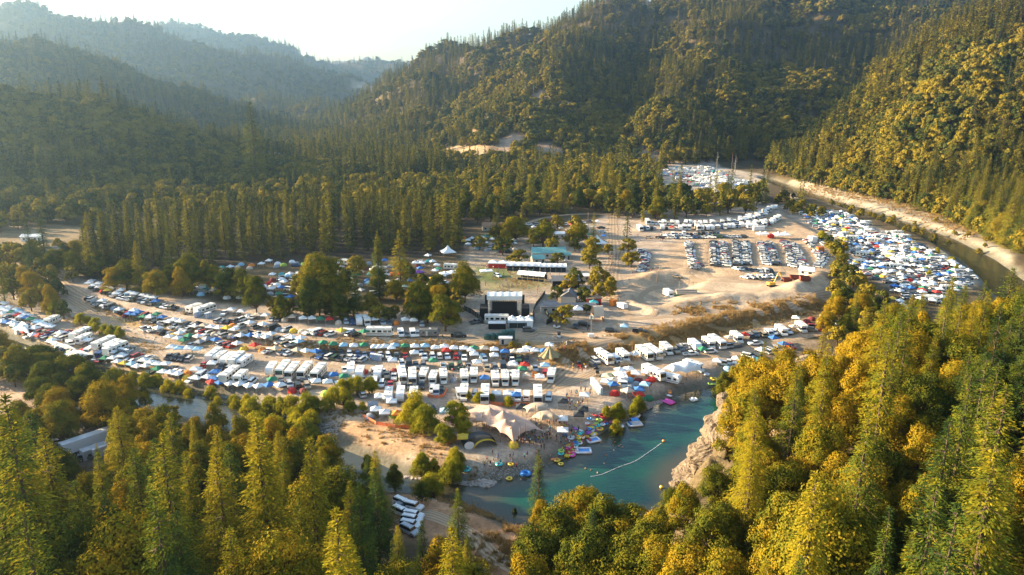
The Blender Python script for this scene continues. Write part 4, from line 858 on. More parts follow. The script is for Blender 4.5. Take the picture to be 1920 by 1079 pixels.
def row(place, line, mix, gap=.55, head=None, jit=.6, hj=.06, skip=.0, cols=None):
    """things side by side along a line given in the photograph; head = pixel direction the noses point to"""
    q = [gp(a, b_)[:2] for a, b_ in line]; kinds, wts = zip(*mix.items())
    seg = [math.dist(q[i], q[i + 1]) for i in range(len(q) - 1)]; tot = sum(seg); s = 0.0
    while True:
        k = rnd.choices(kinds, wts)[0]; adv = (3.1 if k == 'canopy' else 2.9 if k == 'dome' else 1.2 if k == 'toilet' else 2.6 if k in ('camper', 'coach', 'trailer', 'box_van') else 2.0) + .62 * gap * rnd.uniform(.3, 2.0)
        if k in ('canopy', 'dome') and head == 'along': adv += .3
        if s + adv > tot: break
        t = s + adv / 2; i = 0
        while t > seg[i]: t -= seg[i]; i += 1
        f = t / seg[i]; x = q[i][0] * (1 - f) + q[i + 1][0] * f; y = q[i][1] * (1 - f) + q[i + 1][1] * f
        s += adv
        if rnd.random() < skip: continue
        px = line[i][0] * (1 - f) + line[i + 1][0] * f; py = line[i][1] * (1 - f) + line[i + 1][1] * f
        hd = pxhead(px, py, *head) if head else math.atan2(q[i + 1][1] - q[i][1], q[i + 1][0] - q[i][0]) + math.pi / 2
        nx, ny = math.cos(hd), math.sin(hd); j = rnd.uniform(-jit, jit)
        item(k, x + nx * j, y + ny * j, hd + rnd.uniform(-hj, hj) + (math.pi if rnd.random() < .2 and k not in ('camper', 'coach') else 0), place, rnd.choice(cols) if cols and k in ('canopy', 'dome') else None)
def crowd(place, poly, n, mix, gap, head=0.0, z0=0, hj=.5, cols=None, tries=30):
    q = W(poly, z0); xs, ys = zip(*q); kinds, wts = zip(*mix.items()); got = []
    for _ in range(n * tries):
        if len(got) >= n: break
        x = rnd.uniform(min(xs), max(xs)); y = rnd.uniform(min(ys), max(ys))
        if not bool(inpoly(np.array([x]), np.array([y]), q)[0]) or any((x - a) ** 2 + (y - b_) ** 2 < gap * gap for a, b_ in got): continue
        got.append((x, y)); k = rnd.choices(kinds, wts)[0]; item(k, x, y, head + rnd.uniform(-hj, hj), place)

VEH = {'sedan': 3, 'suv': 3, 'pickup': 2, 'van': 1}
CAMP = {'canopy': 5, 'sedan': 2, 'suv': 2, 'pickup': 1.5, 'dome': 1.2, 'van': .5}
A_ = 'in the top row beside the dirt road'
row(A_, [(165,538),(200,553),(240,564),(300,575),(335,583)], {**CAMP}, .3, (34, -22))
row(A_, [(170,534),(205,547),(245,558),(305,570)], {'canopy': 3, 'suv': 1, 'dome': 1}, .6, (34, -22))
for a, b_, k in [(352,588,'pickup'),(366,585,'camper'),(385,588,'coach')]: x, y, z = gp(a, b_); item(k, x, y, pxhead(a, b_, 40, -14), A_)
row('under the oaks beside the dirt road', [(405,605),(440,606),(470,598)], {'pickup': 1, 'suv': 1, 'sedan': 1}, .8, (30, -12))
row('at the edge of the wooded camp', [(415,592),(440,590),(470,598),(520,602),(560,605)], {**CAMP, 'camper': .8}, .5, (16, -14))
row('at the edge of the wooded camp', [(560,606),(610,608),(680,608),(760,609),(800,612)], {**CAMP, 'camper': 2.2, 'trailer': .6}, .6, (5, 16))
row('along the north side of the dirt road', [(430,613),(500,618),(560,625),(640,630),(700,632)], {'canopy': 2, 'dome': 2.5, 'suv': 2, 'van': 1, 'pickup': 1}, .9, (16, -5))
for a, b_, k, c, hd in [(712,630,'coach','white',(40,0)),(655,628,'van','white',(30,2)),(752,630,'van','white',(4,20)),(763,631,'suv','grey',(4,20)),(774,630,'van','white',(4,20)),(783,630,'suv','white',(4,20)),(806,632,'trailer','grey',(40,0)),(860,633,'pickup','black',(30,-1))]:
    x, y, z = gp(a, b_); item(k, x, y, pxhead(a, b_, *hd), 'along the north side of the dirt road', c)
B_ = 'in the row below the dirt road'
row(B_, [(165,563),(205,580),(245,596),(300,608),(360,622),(420,633),(500,643),(575,652)], {**CAMP, 'canopy': 4}, .35, (30, -18))
row(B_, [(238,590),(300,602),(360,614),(420,625),(500,636),(575,645)], {'canopy': 4, 'suv': 2, 'sedan': 1}, 1.0, (30, -18))
C_ = 'in the second row below the dirt road'
row(C_, [(272,618),(310,628),(350,638),(410,648),(470,658)], {**CAMP}, .4, (30, -18))
row(C_, [(310,640),(350,648),(400,654)], {'canopy': 3, 'sedan': 1}, 1.2, (30, -18))
row(C_, [(470,657),(530,664),(590,670),(660,677),(690,680)], {'canopy': 2, 'suv': 2, 'sedan': 2, 'pickup': 2, 'dome': 1}, .7, (20, -14))
row('in the long line of canopies', [(598,655),(700,659),(800,661),(900,664),(1010,668),(1040,670)], {'canopy': 6, 'dome': .6}, .5, (2, 12))
row('before the long canopy line', [(590,664),(700,669),(800,672),(900,675),(1000,678)], {'suv': 3, 'sedan': 3, 'pickup': 3, 'van': .8, 'canopy': 1.2}, 1.0, (3, 16), .8)
row('in the line behind the campers', [(725,684),(800,688),(900,692),(1000,694),(1050,694)], {'sedan': 2, 'suv': 2, 'pickup': 2, 'canopy': 2.5, 'dome': .6, 'van': .8}, .9, (3, 14), 1.2)
row('in the left block of pickups', [(312,672),(345,676),(372,678)], {'suv': 1, 'pickup': 2}, .9, (24, -22))
row('in the left block of pickups', [(315,660),(350,664),(390,668)], {'canopy': 1}, .4, (24, -22), cols=['white', 'pale blue', 'white'])
D_ = 'in the middle row of campers'
row(D_, [(395,675),(430,681),(470,688)], {'camper': 2, 'trailer': 2, 'coach': 1}, 1.1, (26, -20))
row(D_, [(375,690),(405,692),(440,694)], {'pickup': 3, 'suv': 1, 'canopy': 1}, 1.2, (22, -24))
row(D_, [(500,698),(560,705),(620,708)], {'coach': 3, 'trailer': 1.5, 'camper': 2}, 2.0, (-13, 16))
row(D_, [(650,705),(720,712),(800,714),(880,716),(960,717),(1055,716)], {'camper': 3.4, 'coach': 1.3, 'trailer': 1.4, 'suv': 1, 'canopy': 1.6, 'pickup': 1.2, 'box_van': .5, 'dome': .5}, .9, (-2, 22), 2.0, .12)
row('in the front row of cars on the gravel', [(695,722),(740,726),(800,727)], {'pickup': 2, 'suv': 2, 'van': 1}, 1.6, (-2, 20), 1)
E_ = 'in the camper row nearest the river'
row(E_, [(720,748),(770,750),(800,748)], {'camper': 3, 'trailer': 1.4, 'sedan': 1}, 1.6, (-2, 22), 1)
for a, b_, k, c in [(818,740,'van','silver'),(811,735,'suv','white'),(826,738,'pickup','black')]: x, y, z = gp(a, b_); item(k, x, y, pxhead(a, b_, -1, 18), E_, c)
row(E_, [(860,745),(920,748),(980,750),(1040,752)], {'camper': 3, 'van': 2, 'canopy': 2, 'suv': 2, 'coach': .6}, 1.0, (-2, 20), 1)
row(E_, [(945,752),(1000,755)], {'canopy': 1}, 4, (0, 10), cols=['blue'])
F_ = 'in the far left camp by the river'
row(F_, [(0,575),(20,585),(50,600),(85,615)], {**CAMP}, .4, (24, -14)); row(F_, [(0,585),(30,598),(60,610),(100,624)], {'canopy': 5, 'suv': 1, 'dome': 1}, .4, (24, -14))
row(F_, [(0,597),(22,603),(40,615),(100,632),(130,640)], {'sedan': 2, 'suv': 2, 'pickup': 1, 'canopy': 1}, .5, (24, -10))
row(F_, [(-20,600),(20,615),(50,632),(85,640)], {'canopy': 4, 'suv': 2, 'van': 1}, .8, (24, -12)); row(F_, [(115,630),(140,640),(128,655)], {'suv': 1, 'pickup': 2}, .6, (24, -8))
for a, b_, k in [(100,608,'camper'),(152,635,'coach'),(160,643,'camper'),(196,652,'coach'),(212,655,'trailer'),(218,662,'coach'),(240,660,'pickup'),(232,600,'trailer')][:7]: x, y, z = gp(a, b_); item(k, x, y, pxhead(a, b_, 30, -14), 'in the left line of big campers')
G_ = 'in the riverside row of tents'
row(G_, [(150,668),(200,680),(250,693),(300,704),(360,716),(420,724)], {'canopy': 5, 'suv': 1, 'sedan': 1, 'dome': 1}, .3, (20, -20)); row(G_, [(165,662),(230,676),(290,690),(350,702),(420,713),(480,720)], {**CAMP, 'canopy': 4}, .5, (20, -20))
row(G_, [(420,713),(450,716),(480,712)], {'coach': 1, 'camper': 1}, 2.4, (20, -20)); row(G_, [(390,727),(430,731),(480,735),(540,735),(600,738)], {'canopy': 4, 'dome': 1}, .8, (14, 12))
row(G_, [(500,722),(560,727),(620,727),(660,728)], {'suv': 2, 'pickup': 2, 'canopy': 3, 'trailer': .8}, 1.1, (6, 16))
H_ = 'in the bend camp right of the junction'
row(H_, [(1110,683),(1150,678),(1200,672),(1250,663),(1290,655),(1330,650),(1370,642),(1420,632),(1470,625),(1510,617)], {'camper': 2, 'coach': 1.2, 'van': 1, 'box_van': .4, 'trailer': .6, 'canopy': 2.5, 'suv': 2.5, 'pickup': 1.5}, 1.0, (20, 15), 1.2)
row(H_, [(1165,688),(1190,683)], {'suv': 1}, 1.5, (24, -2)); row(H_, [(1290,668),(1330,664),(1345,655),(1400,650),(1480,640)], {'pickup': 1, 'suv': 2, 'canopy': 1}, 2.5, (24, -2), skip=.3)
I_ = 'on the shingle by the pool'
row(I_, [(1340,690),(1370,683),(1400,675),(1440,662),(1490,650)], {'canopy': 2, 'suv': 2, 'dome': 2, 'pickup': 1}, .7, (20, 10)); row(I_, [(1360,700),(1390,688),(1430,676)], {'dome': 1}, .8, (10, 10))
crowd('in the crowded camp above the pool', [(1130,712),(1150,705),(1240,708),(1215,730),(1235,740),(1170,748),(1135,735)], 34, {'canopy': 4, 'dome': 3}, 2.7)
for a, b_, k, hd in [(1225,708,'coach',(26,20)),(1255,718,'trailer',(26,18)),(1300,695,'camper',(24,14)),(1168,722,'box_van',(8,22))]: x, y, z = gp(a, b_); item(k, x, y, pxhead(a, b_, *hd), 'in the crowded camp above the pool')
row('in the corner camp above the pool', [(1155,708),(1180,703),(1205,700)], {'canopy': 1}, .3, (10, 10), cols=['white'])
row('in the cars between the camper rows', [(560,712),(640,716),(700,716)], {'suv': 2, 'sedan': 2, 'canopy': 2, 'dome': 1, 'pickup': 1}, .7, (6, 16))
row('in the cars above the campers', [(640,697),(720,701),(860,704),(1040,704)], {'sedan': 2, 'suv': 2, 'canopy': 1.5, 'dome': 1, 'pickup': 1}, 1.0, (2, 14), 1, skip=.2)
row('in the second line of the left camp', [(120,622),(170,648),(250,672),(300,684)], {'sedan': 2, 'suv': 2, 'pickup': 1, 'canopy': 2}, .8, (24, -14), 1, skip=.25)
row('below the long canopy line', [(700,659),(820,664),(1000,671)], {'dome': 1, 'canopy': 1, 'sedan': 1}, 1.6, (2, 12), 1, skip=.3)
row('in the lower left tent line', [(60,622),(110,652),(150,676)], {'canopy': 3, 'suv': 1, 'dome': 1}, .5, (24, -14))
row('on the gravel left of the beach', [(600,742),(660,742),(700,744)], {'canopy': 2, 'suv': 1, 'dome': 1}, .9, (5, 14))
# upper car park: double columns
for ci, (x0, x1, ya, yb) in enumerate([(1290,1302,456,506),(1312,1300,498,508),(1338,1342,456,502),(1355,1363,456,502),(1380,1384,455,502),(1397,1402,455,500),(1426,1438,456,500),(1441,1457,456,500),(1470,1486,455,503),(1484,1506,458,503),(1512,1540,452,490),(1548,1530,480,505)]):
    word = ['first', 'short first', 'second', 'second', 'third', 'third', 'fourth', 'fourth', 'fifth', 'fifth', 'sixth', 'sixth'][ci]
    bend = 4 * (ci > 7)
    row(f'in the {word} column of the sandy car park', [(x0, ya), ((x0 + x1) / 2 + bend, (ya + yb) / 2), (x1, yb)], {'sedan': 4, 'suv': 4, 'pickup': 1}, .55, (24, 3), .3, .05)
row('below the car park columns', [(1375,507),(1410,510),(1455,512)], VEH, 1.2, (20, 10)); row('below the car park columns', [(1388,522),(1420,524),(1455,520)], {**VEH, 'trailer': .5, 'box_van': .4}, 1.6, (20, 6))
row('in the dark row beyond the car park', [(1238,444),(1270,442),(1310,441),(1352,440)], VEH, .5, (6, 12)); row('beyond the car park', [(1210,448),(1260,448),(1340,447),(1405,446)], {**VEH, 'canopy': 1}, 1.6, (20, 2), skip=.25)
J_ = 'in the camper band by the trees'
for ln, gp_ in [([(1195,432),(1250,432),(1330,431),(1390,427),(1440,420)], .5), ([(1200,421),(1270,423),(1330,424),(1390,418),(1440,406)], .6), ([(1385,415),(1420,408),(1455,392)], .7), ([(1400,430),(1440,424),(1462,410)], .8)]:
    row(J_, ln, {'camper': 2, 'coach': 1, 'trailer': 2.4, 'van': 1.5, 'suv': 1.5, 'box_van': .4, 'pickup': 1.6, 'canopy': .6}, gp_, (7, 13), 1.6, .15, .06)
row('beside the shaded oaks', [(1200,470),(1212,480),(1207,500),(1200,512)], VEH, .5, (24, 0)); row('beside the shaded oaks', [(1262,520),(1285,519)], {'sedan': 1}, 2, (20, 4))
row('beside the round bush', [(1532,452),(1545,462),(1542,450)], VEH, .6, (14, 10))
# the riverside tent city and the far camp
CITY = {'canopy': 5, 'sedan': 4, 'suv': 4, 'dome': 1.2, 'pickup': 1, 'van': .6, 'camper': .5}
for nm, pl, n_ in [('at the tent city far end', [(1500,402),(1530,392),(1580,402),(1625,422),(1640,438),(1600,450),(1560,445),(1525,425)], 190),
                   ('in the tent city middle', [(1570,450),(1640,438),(1680,440),(1740,470),(1720,500),(1640,505),(1590,470)], 230),
                   ('at the tent city near end', [(1585,490),(1640,500),(1720,500),(1745,472),(1790,500),(1830,520),(1800,550),(1745,575),(1690,560),(1660,530),(1600,520)], 220)]:
    crowd(nm, pl, n_, CITY, 3.1, hj=.5)
crowd('in the far camp beyond the tree belt', [(1240,335),(1250,322),(1340,322),(1405,345),(1400,372),(1340,375),(1290,350)], 260, {'canopy': 4, 'camper': 3, 'trailer': 2, 'suv': 2, 'dome': 1}, 4.2)
crowd('at the tent city shaded end', [(1640,570),(1690,560),(1700,600),(1660,610)], 10, {'canopy': 1, 'dome': 1}, 3.5)
crowd('on the track below the dry bank', [(1490,605),(1540,598),(1600,610),(1580,622),(1520,622)], 12, {'canopy': 3, 'suv': 1, 'dome': 1}, 4)
crowd('in the shaded camp under the trees', [(505,530),(560,522),(585,560),(575,590),(510,585)], 38, {'canopy': 5, 'dome': 3, 'suv': 2}, 3.1)
crowd('behind the tall conifer pair', [(620,510),(800,495),(880,520),(850,560),(780,570),(650,575)], 74, {'canopy': 5, 'dome': 3, 'suv': 2, 'camper': .6}, 3.5)
crowd('in the shaded camp left of the oaks', [(330,545),(460,540),(520,560),(460,575),(350,570)], 44, {'canopy': 4, 'dome': 4, 'suv': 2}, 3.1)
crowd('in the shaded vendor camp', [(870,455),(940,450),(970,470),(960,490),(900,480),(870,475)], 42, {'canopy': 4, 'dome': 2, 'suv': 2, 'camper': .5}, 3.6)
crowd('among the houses and vendor tents', [(985,430),(1060,425),(1120,425),(1140,455),(1120,480),(1090,450),(1000,450)], 30, {'canopy': 3, 'suv': 2, 'camper': 1, 'pickup': 1}, 5)
crowd('at the edge of the shaded grove', [(380,530),(500,515),(640,508),(640,500),(500,505),(380,515)], 30, {'dome': 3, 'canopy': 1, 'suv': 1}, 4)
for a, b_, k, c, hd in [(1030,658,'canopy','white',(0,9)),(988,664,'canopy','white',(0,9)),(991,622,'suv','grey',(10,0)),(1044,616,'buggy','white',(18,2)),(1080,615,'pickup','black',(-4,14)),(1095,612,'suv','black',(16,2)),(1048,633,'buggy','white',(4,14)),(1146,624,'suv','black',(16,0)),(1200,625,'pickup','black',(20,3)),(1170,622,'canopy','pale blue',(0,9)),
     (933,520,'suv','white',(16,6)),(1052,490,'pickup','white',(16,2)),(1176,453,'suv','black',(4,14)),(893,607,'pickup','grey',(18,-4)),(862,633,'suv','black',(16,0)),(1120,705,'buggy','tan',(6,14)),(1086,688,'buggy','red',(4,14)),(1113,690,'suv','black',(10,8)),(862,745,'van','silver',(4,14)),(808,770,'suv','black',(10,8)),(865,765,'buggy','black',(10,8)),(1054,798,'canopy','white',(0,9)),(1055,820,'canopy','white',(0,9)),(1096,753,'canopy','white',(0,9)),
     (1093,780,'canopy','dark',(0,9)),(1085,790,'canopy','dark',(0,9)),(1055,765,'canopy','dark',(0,9)),(977,775,'canopy','dark',(0,9)),(835,783,'canopy','pale blue',(0,9)),(868,833,'canopy','yellow',(0,9)),(705,780,'canopy','white',(0,9)),(722,786,'canopy','white',(0,9)),(700,770,'canopy','grey',(0,9)),(745,788,'canopy','orange',(0,9)),(735,765,'canopy','white',(0,9)),(712,755,'canopy','white',(0,9)),(728,757,'canopy','white',(0,9)),(738,782,'dome','lime',(5,9)),(694,785,'dome','grey',(5,9)),(960,790,'dome','yellow',(5,9)),(963,838,'dome','yellow',(5,9)),(140,780,'canopy','beige',(0,9)),(850,790,'dome','purple',(5,9)),
     (775,955,'suv','white',(16,4)),(755,948,'suv','white',(18,8)),(752,955,'sedan','grey',(18,8)),(752,965,'suv','white',(18,8)),(775,972,'suv','white',(22,4)),(772,980,'suv','white',(22,4)),(770,990,'suv','white',(22,4)),(768,1000,'suv','silver',(20,10)),(110,833,'sedan','white',(22,-4)),(125,852,'van','white',(-18,8)),(165,862,'suv','grey',(22,-4)),(80,862,'sedan','white',(22,-4))]:
    x, y, z = gp(a, b_); item(k, x, y, pxhead(a, b_, *hd), 'on the open ground' if b_ < 700 else ('beside the beach' if b_ < 900 and a > 650 else 'in the clearing in the near wood'), c)
# portable toilets
def toilets(place, line, n_, face, m_):
    q = [gp(a, b_) for a, b_ in line]
    for i in range(n_):
        f = (i + .5) / n_; x = q[0][0] * (1 - f) + q[1][0] * f; y = q[0][1] * (1 - f) + q[1][1] * f; items.append(['toilet', m_, x, y, hz(x, y), pxhead(*line[0], *face), place, 1.0])
toilets('behind the line of cars', [(697,675),(715,678)], 5, (2, 12), 'blue'); toilets('in front of the big coach at the left', [(366,597),(376,594)], 3, (2, 12), 'blue'); toilets('on the bare ground beside the coach', [(386,599),(396,596)], 3, (2, 12), 'blue')
toilets('beside the crowded corner camp', [(1110,720),(1127,742)], 7, (-14, 4), 'pale'); toilets('beside the left line of big campers', [(224,664),(242,668)], 5, (2, 12), 'grey')

cap = {'parked car': 300, 'canopy tent': 300, 'dome tent': 250}
items.sort(key=lambda t: math.hypot(t[2], t[3])); cnt = {}; over = {}
for kind, col, x, y, z, rz, place, s in items:
    u, v = proj(x, y, z)
    if not -40 < u < 1960: continue
    c_ = CATS[kind]; cnt[c_] = cnt.get(c_, 0) + 1
    if cnt[c_] > cap.get(c_, 290): over.setdefault(c_, []).append((x, y, z, (s, s, s), rz, {'sedan': 0, 'suv': 1}.get(kind, 0))); continue
    cm = CLOTH.get(col) if kind in ('canopy', 'dome') else {'blue': M_TOI, 'pale': M_TOG, 'grey': PAINT['grey']}[col] if kind == 'toilet' else PAINT.get(col)
    parts, whole = MODELS[kind]; near = math.hypot(x, y) < 330 or kind == 'toilet'
    rot = (0, 0, rz)
    if near:
        o = link(ONAME[kind], None, None, (x, y, z), rz, s)
        for pn, me, off in parts:
            c = link(pn, me, o, off)
            if me.materials[0] in (WP, CLOTH['white'], PAINT['blue']) and cm and pn in ('body', 'canopy_top', 'flysheet', 'cabin'):
                c.material_slots[0].link = 'OBJECT'; c.material_slots[0].material = cm
    else:
        o = link(ONAME[kind], whole, None, (x, y, z), rz, s)
        if whole.materials[0] in (WP, CLOTH['white']) and cm: o.material_slots[0].link = 'OBJECT'; o.material_slots[0].material = cm
    look = col if kind != 'toilet' else {'blue': 'blue', 'pale': 'pale blue', 'grey': 'dark'}[col]
    if kind in ('coach', 'trailer', 'camper', 'box_van'): look = 'white' if kind != 'camper' and kind != 'coach' else 'cream'
    reg(o, look, NOUNS[kind], place, x, y, c_, GRP.get(c_, c_ + 's of the festival'))
print('ITEMS', cnt, flush=True)
if over.get('parked car'): gn_scatter('parked_cars', over['parked car'], [MODELS['sedan_mix'], MODELS['suv_mix']], 'far off cars parked in dense ranks beyond the near camps', 'parked cars')
if over.get('canopy tent'): gn_scatter('canopy_tents', over['canopy tent'], [MODELS['canopy_mix']], 'mass of small far canopies in the tent city and far camp', 'canopy tents')
if over.get('dome tent'): gn_scatter('dome_tents', over['dome tent'], [MODELS['dome_mix']], 'mass of small far dome tents in the tent city', 'dome tents')

# ---------------------------------------------------------------- roads and the setting's strips
def smooth_line(q, n_=6):
    out = []
    for i in range(len(q) - 1):
        p0, p1, p2, p3 = q[max(0, i - 1)], q[i], q[i + 1], q[min(len(q) - 1, i + 2)]
        for k in range(n_):
            t = k / n_; out.append(tuple(.5 * ((2 * p1[a]) + (-p0[a] + p2[a]) * t + (2 * p0[a] - 5 * p1[a] + 4 * p2[a] - p3[a]) * t * t + (-p0[a] + 3 * p1[a] - 3 * p2[a] + p3[a]) * t ** 3) for a in range(2)))
    return out + [q[-1][:2]]
def track_mat(name, base, rut, freq):
    m = bpy.data.materials.new(name); m.use_nodes = True; n = m.node_tree.nodes; l = m.node_tree.links; b = n['Principled BSDF']; b.inputs['Roughness'].default_value = .95; b.inputs['Specular IOR Level'].default_value = .15
    at = n.new('ShaderNodeAttribute'); at.attribute_name = 'across'; g = n.new('ShaderNodeNewGeometry'); t = n.new('ShaderNodeTexNoise'); t.inputs['Scale'].default_value = .35; t.inputs['Detail'].default_value = 6; l.new(g.outputs['Position'], t.inputs['Vector'])
    a = n.new('ShaderNodeMath'); a.operation = 'MULTIPLY_ADD'; a.inputs[1].default_value = 5.0; l.new(t.outputs['Fac'], a.inputs[0]); 
    k = n.new('ShaderNodeMath'); k.operation = 'MULTIPLY'; k.inputs[1].default_value = freq; l.new(at.outputs['Fac'], k.inputs[0]); l.new(k.outputs[0], a.inputs[2])
    s = n.new('ShaderNodeMath'); s.operation = 'SINE'; l.new(a.outputs[0], s.inputs[0]); s2 = n.new('ShaderNodeMath'); s2.operation = 'MULTIPLY_ADD'; s2.inputs[1].default_value = .5; s2.inputs[2].default_value = .5; l.new(s.outputs[0], s2.inputs[0])
    mx = n.new('ShaderNodeMix'); mx.data_type = 'RGBA'; mx.inputs['A'].default_value = base + (1,); mx.inputs['B'].default_value = rut + (1,); l.new(s2.outputs[0], mx.inputs['Factor']); l.new(mx.outputs['Result'], b.inputs['Base Color']); return m
M_TRACK = track_mat('rutted_dirt', (.43,.31,.20), (.27,.185,.115), 30)
M_ASPH = mat('asphalt', (.10,.10,.105), .85, noise=.25, scale=.6); M_LINE = mat('road_paint', (.6,.58,.5), .7, noise=.1); M_YLINE = mat('yellow_road_paint', (.6,.38,.06), .7, noise=.1)
def strip(name, pts, wid, m, lift=.07, off=0.0, world=False, zfn=None):
    q = smooth_line([p[:2] if world else gp(*p)[:2] for p in pts]); out = []; d = 0
    qq = [q[0]]
    for p in q[1:]:
        L_ = math.dist(qq[-1], p); k = max(1, int(L_ / 2.5))
        a = qq[-1]
        for j in range(1, k + 1): qq.append((a[0] + (p[0] - a[0]) * j / k, a[1] + (p[1] - a[1]) * j / k))
    V = []; A = []; nc = 7
    for i, p in enumerate(qq):
        a, b_ = qq[max(0, i - 1)], qq[min(len(qq) - 1, i + 1)]; dx, dy = b_[0] - a[0], b_[1] - a[1]; L_ = math.hypot(dx, dy) + 1e-6; nx, ny = -dy / L_, dx / L_
        wv = wid * (1 + .12 * math.sin(i * .31) + .08 * math.sin(i * .83)) if wid > 2 and m is M_TRACK else wid
        for j in range(nc):
            s = (j / (nc - 1) - .5) * wv + off; x, y = p[0] + nx * s, p[1] + ny * s
            V.append((x, y, (zfn(x, y) if zfn else hz(x, y)) + lift - (.12 if j in (0, nc - 1) and m is M_TRACK else 0))); A.append(j / (nc - 1))
    Fc = [(i * nc + j, i * nc + j + 1, (i + 1) * nc + j + 1, (i + 1) * nc + j) for i in range(len(qq) - 1) for j in range(nc - 1)]
    me = fast_mesh(name, V, Fc, [m], smooth=True); a_ = me.attributes.new('across', 'FLOAT', 'POINT'); a_.data.foreach_set('value', np.array(A, np.float32)); return structure(link(name, me))
strip('dirt_road', [(105,522),(135,545),(190,572),(260,595),(340,612),(430,628),(540,640),(650,645),(780,644),(870,640),(960,632),(1010,620)], 7, M_TRACK)
strip('dirt_road', [(1010,620),(1090,627),(1180,618),(1290,606),(1390,592),(1480,575),(1560,548),(1590,515),(1590,490)], 7, M_TRACK, .11)
strip('dirt_road', [(1165,638),(1120,648),(1095,662),(1075,680),(1060,697),(1020,733)], 7, M_TRACK, .15)
strip('dirt_road', [(130,560),(180,590),(235,625),(270,650),(300,682)], 4.5, M_TRACK, .13)
strip('camp_lane', [(40,612),(110,642),(170,663),(250,685),(330,700),(420,712),(520,722),(640,727),(760,731),(880,733),(1000,733),(1080,715),(1130,695),(1200,687),(1300,676),(1400,656),(1500,632),(1560,620)], 5.5, M_TRACK, .09)
strip('camp_lane', [(290,628),(360,645),(470,665),(580,684),(700,690)], 4, M_TRACK, .08)
strip('dirt_road', [(1150,400),(1150,440),(1152,480),(1145,530),(1150,560)], 9, M_TRACK, .10)
strip('dirt_road', [(1215,408),(1100,402),(1030,408),(985,420)], 5, M_TRACK, .12)
strip('dirt_road', [(1460,440),(1440,415),(1500,385),(1470,360)], 6, M_TRACK, .12)
strip('dirt_road', [(1000,1079),(920,1040),(880,1000),(800,965),(750,985)], 4, M_TRACK, .1)
for ln in [[(1200,470),(1290,478),(1290,515),(1400,530),(1560,520)],[(1326,452),(1326,512),(1390,516)],[(1368,450),(1370,512)],[(1412,450),(1416,512)],[(1462,448),(1470,512),(1560,505)],[(1180,600),(1230,585),(1200,560),(1240,540),(1330,545),(1420,560)],[(1180,600),(1300,590),(1370,560),(1250,575)],[(900,625),(1000,640),(1120,640)],[(1150,600),(1165,620),(1130,640),(1060,628)]]: strip('tyre_tracks', ln, 3.2, M_TRACK, .06)
hw = [P(600,356,700)[:2], P(660,352,735)[:2], P(690,345,790)[:2], P(690,332,840)[:2], P(660,322,880)[:2], P(620,316,915)[:2]]
strip('highway', hw, 10, M_ASPH, .5, world=True); strip('highway_line', hw, .4, M_YLINE, .56, world=True); strip('highway_line', hw, .35, M_LINE, .56, 4.2, world=True); strip('highway_line', hw, .35, M_LINE, .56, -4.2, world=True)

def thing(name, label, cat, x, y, z, rz=0, s=1.0, group=None):
    o = link(name, None, None, (x, y, z), rz, s); o['label'] = label; o['category'] = cat
    if group: o['group'] = group
    return o
def part(o, name, mb, mats, smooth=False, loc=(0,0,0), rz=0, recalc=True): return link(name, mb.mesh(name, mats, smooth, recalc), o, loc, rz)
def single(name, label, cat, mb, mats, x, y, z, rz=0, group=None, smooth=False, recalc=True):
    o = link(name, mb.mesh(name, mats, smooth, recalc), None, (x, y, z), rz); o['label'] = label; o['category'] = cat
    if group: o['group'] = group
    return o
# the road bridge at the far left
x0, y0 = wp(-120, 478, 6); x1, y1 = wp(140, 468, 6); L_ = math.dist((x0, y0), (x1, y1)); az = math.atan2(y1 - y0, x1 - x0)
br = thing('road_bridge', 'concrete road bridge with parapets over the valley edge at the far left', 'bridge', (x0 + x1) / 2, (y0 + y1) / 2, 0, az)
M_CONC = mat('concrete', (.42,.39,.35), .9, noise=.2, scale=.8)
part(br, 'deck', MB().fr(0, 0, 5.0, 6.0, L_, 11), [M_CONC]); part(br, 'road_surface', MB().fr(0, 0, 6.0, 6.06, L_, 9.4), [M_ASPH])
for s in (-1, 1): part(br, 'parapet', MB().fr(0, s * 5.2, 6.0, 7.0, L_, .3), [M_CONC])
for k in range(5): part(br, 'pier', MB().fr(-L_ / 2 + (k + .5) * L_ / 5, 0, -4, 5.0, 1.4, 7), [M_CONC])
q = wp(20, 470, 7); item_z = 6.1
o = link('box_truck', MODELS['box_van'][1], None, (q[0], q[1] , 6.1), az); o['label'] = 'white box truck driving over the concrete road bridge'; o['category'] = 'box truck'

# ---------------------------------------------------------------- stage
x, y, z = gp(946, 603); sx, sy = x, y
M_TRUSS = mat('truss_aluminium', (.50,.51,.52), .35, .7, noise=0); M_BLK = mat('stage_cloth', (.012,.013,.015), .9, noise=.2); M_ROOF = mat('silver_roof_skin', (.62,.66,.66), .35, .2, noise=.1)
S = thing('festival_stage', 'large black festival stage with a curved silver roof and truss towers', 'stage', x, y + 5, z, 0)
def truss(mb, p, q, w_=.45):
    p, q = Vector(p), Vector(q); d = (q - p).normalized(); a = d.orthogonal().normalized(); b = d.cross(a); n_ = max(1, int((q - p).length / .9))
    C4 = [(a + b) * w_ / 2, (a - b) * w_ / 2, (-a - b) * w_ / 2, (b - a) * w_ / 2]
    for c in C4: mb.cyl(p + c, q + c, .045, 4)
    for i in range(n_):
        s0 = p + (q - p) * i / n_; s1 = p + (q - p) * (i + 1) / n_
        for j in range(4): mb.cyl(s0 + C4[j], s1 + C4[(j + 1) % 4], .025, 3)
rf = MB().grid(lambda u, v: ((u - .5) * 13.6, -4.6 + v * 9.2, 9.0 + 1.5 * math.sin(math.pi * (v * .8 + .2)) - .25 * math.sin(u * math.pi * 5) ** 2), 20, 10)
part(S, 'roof', rf, [M_ROOF], True, recalc=False)
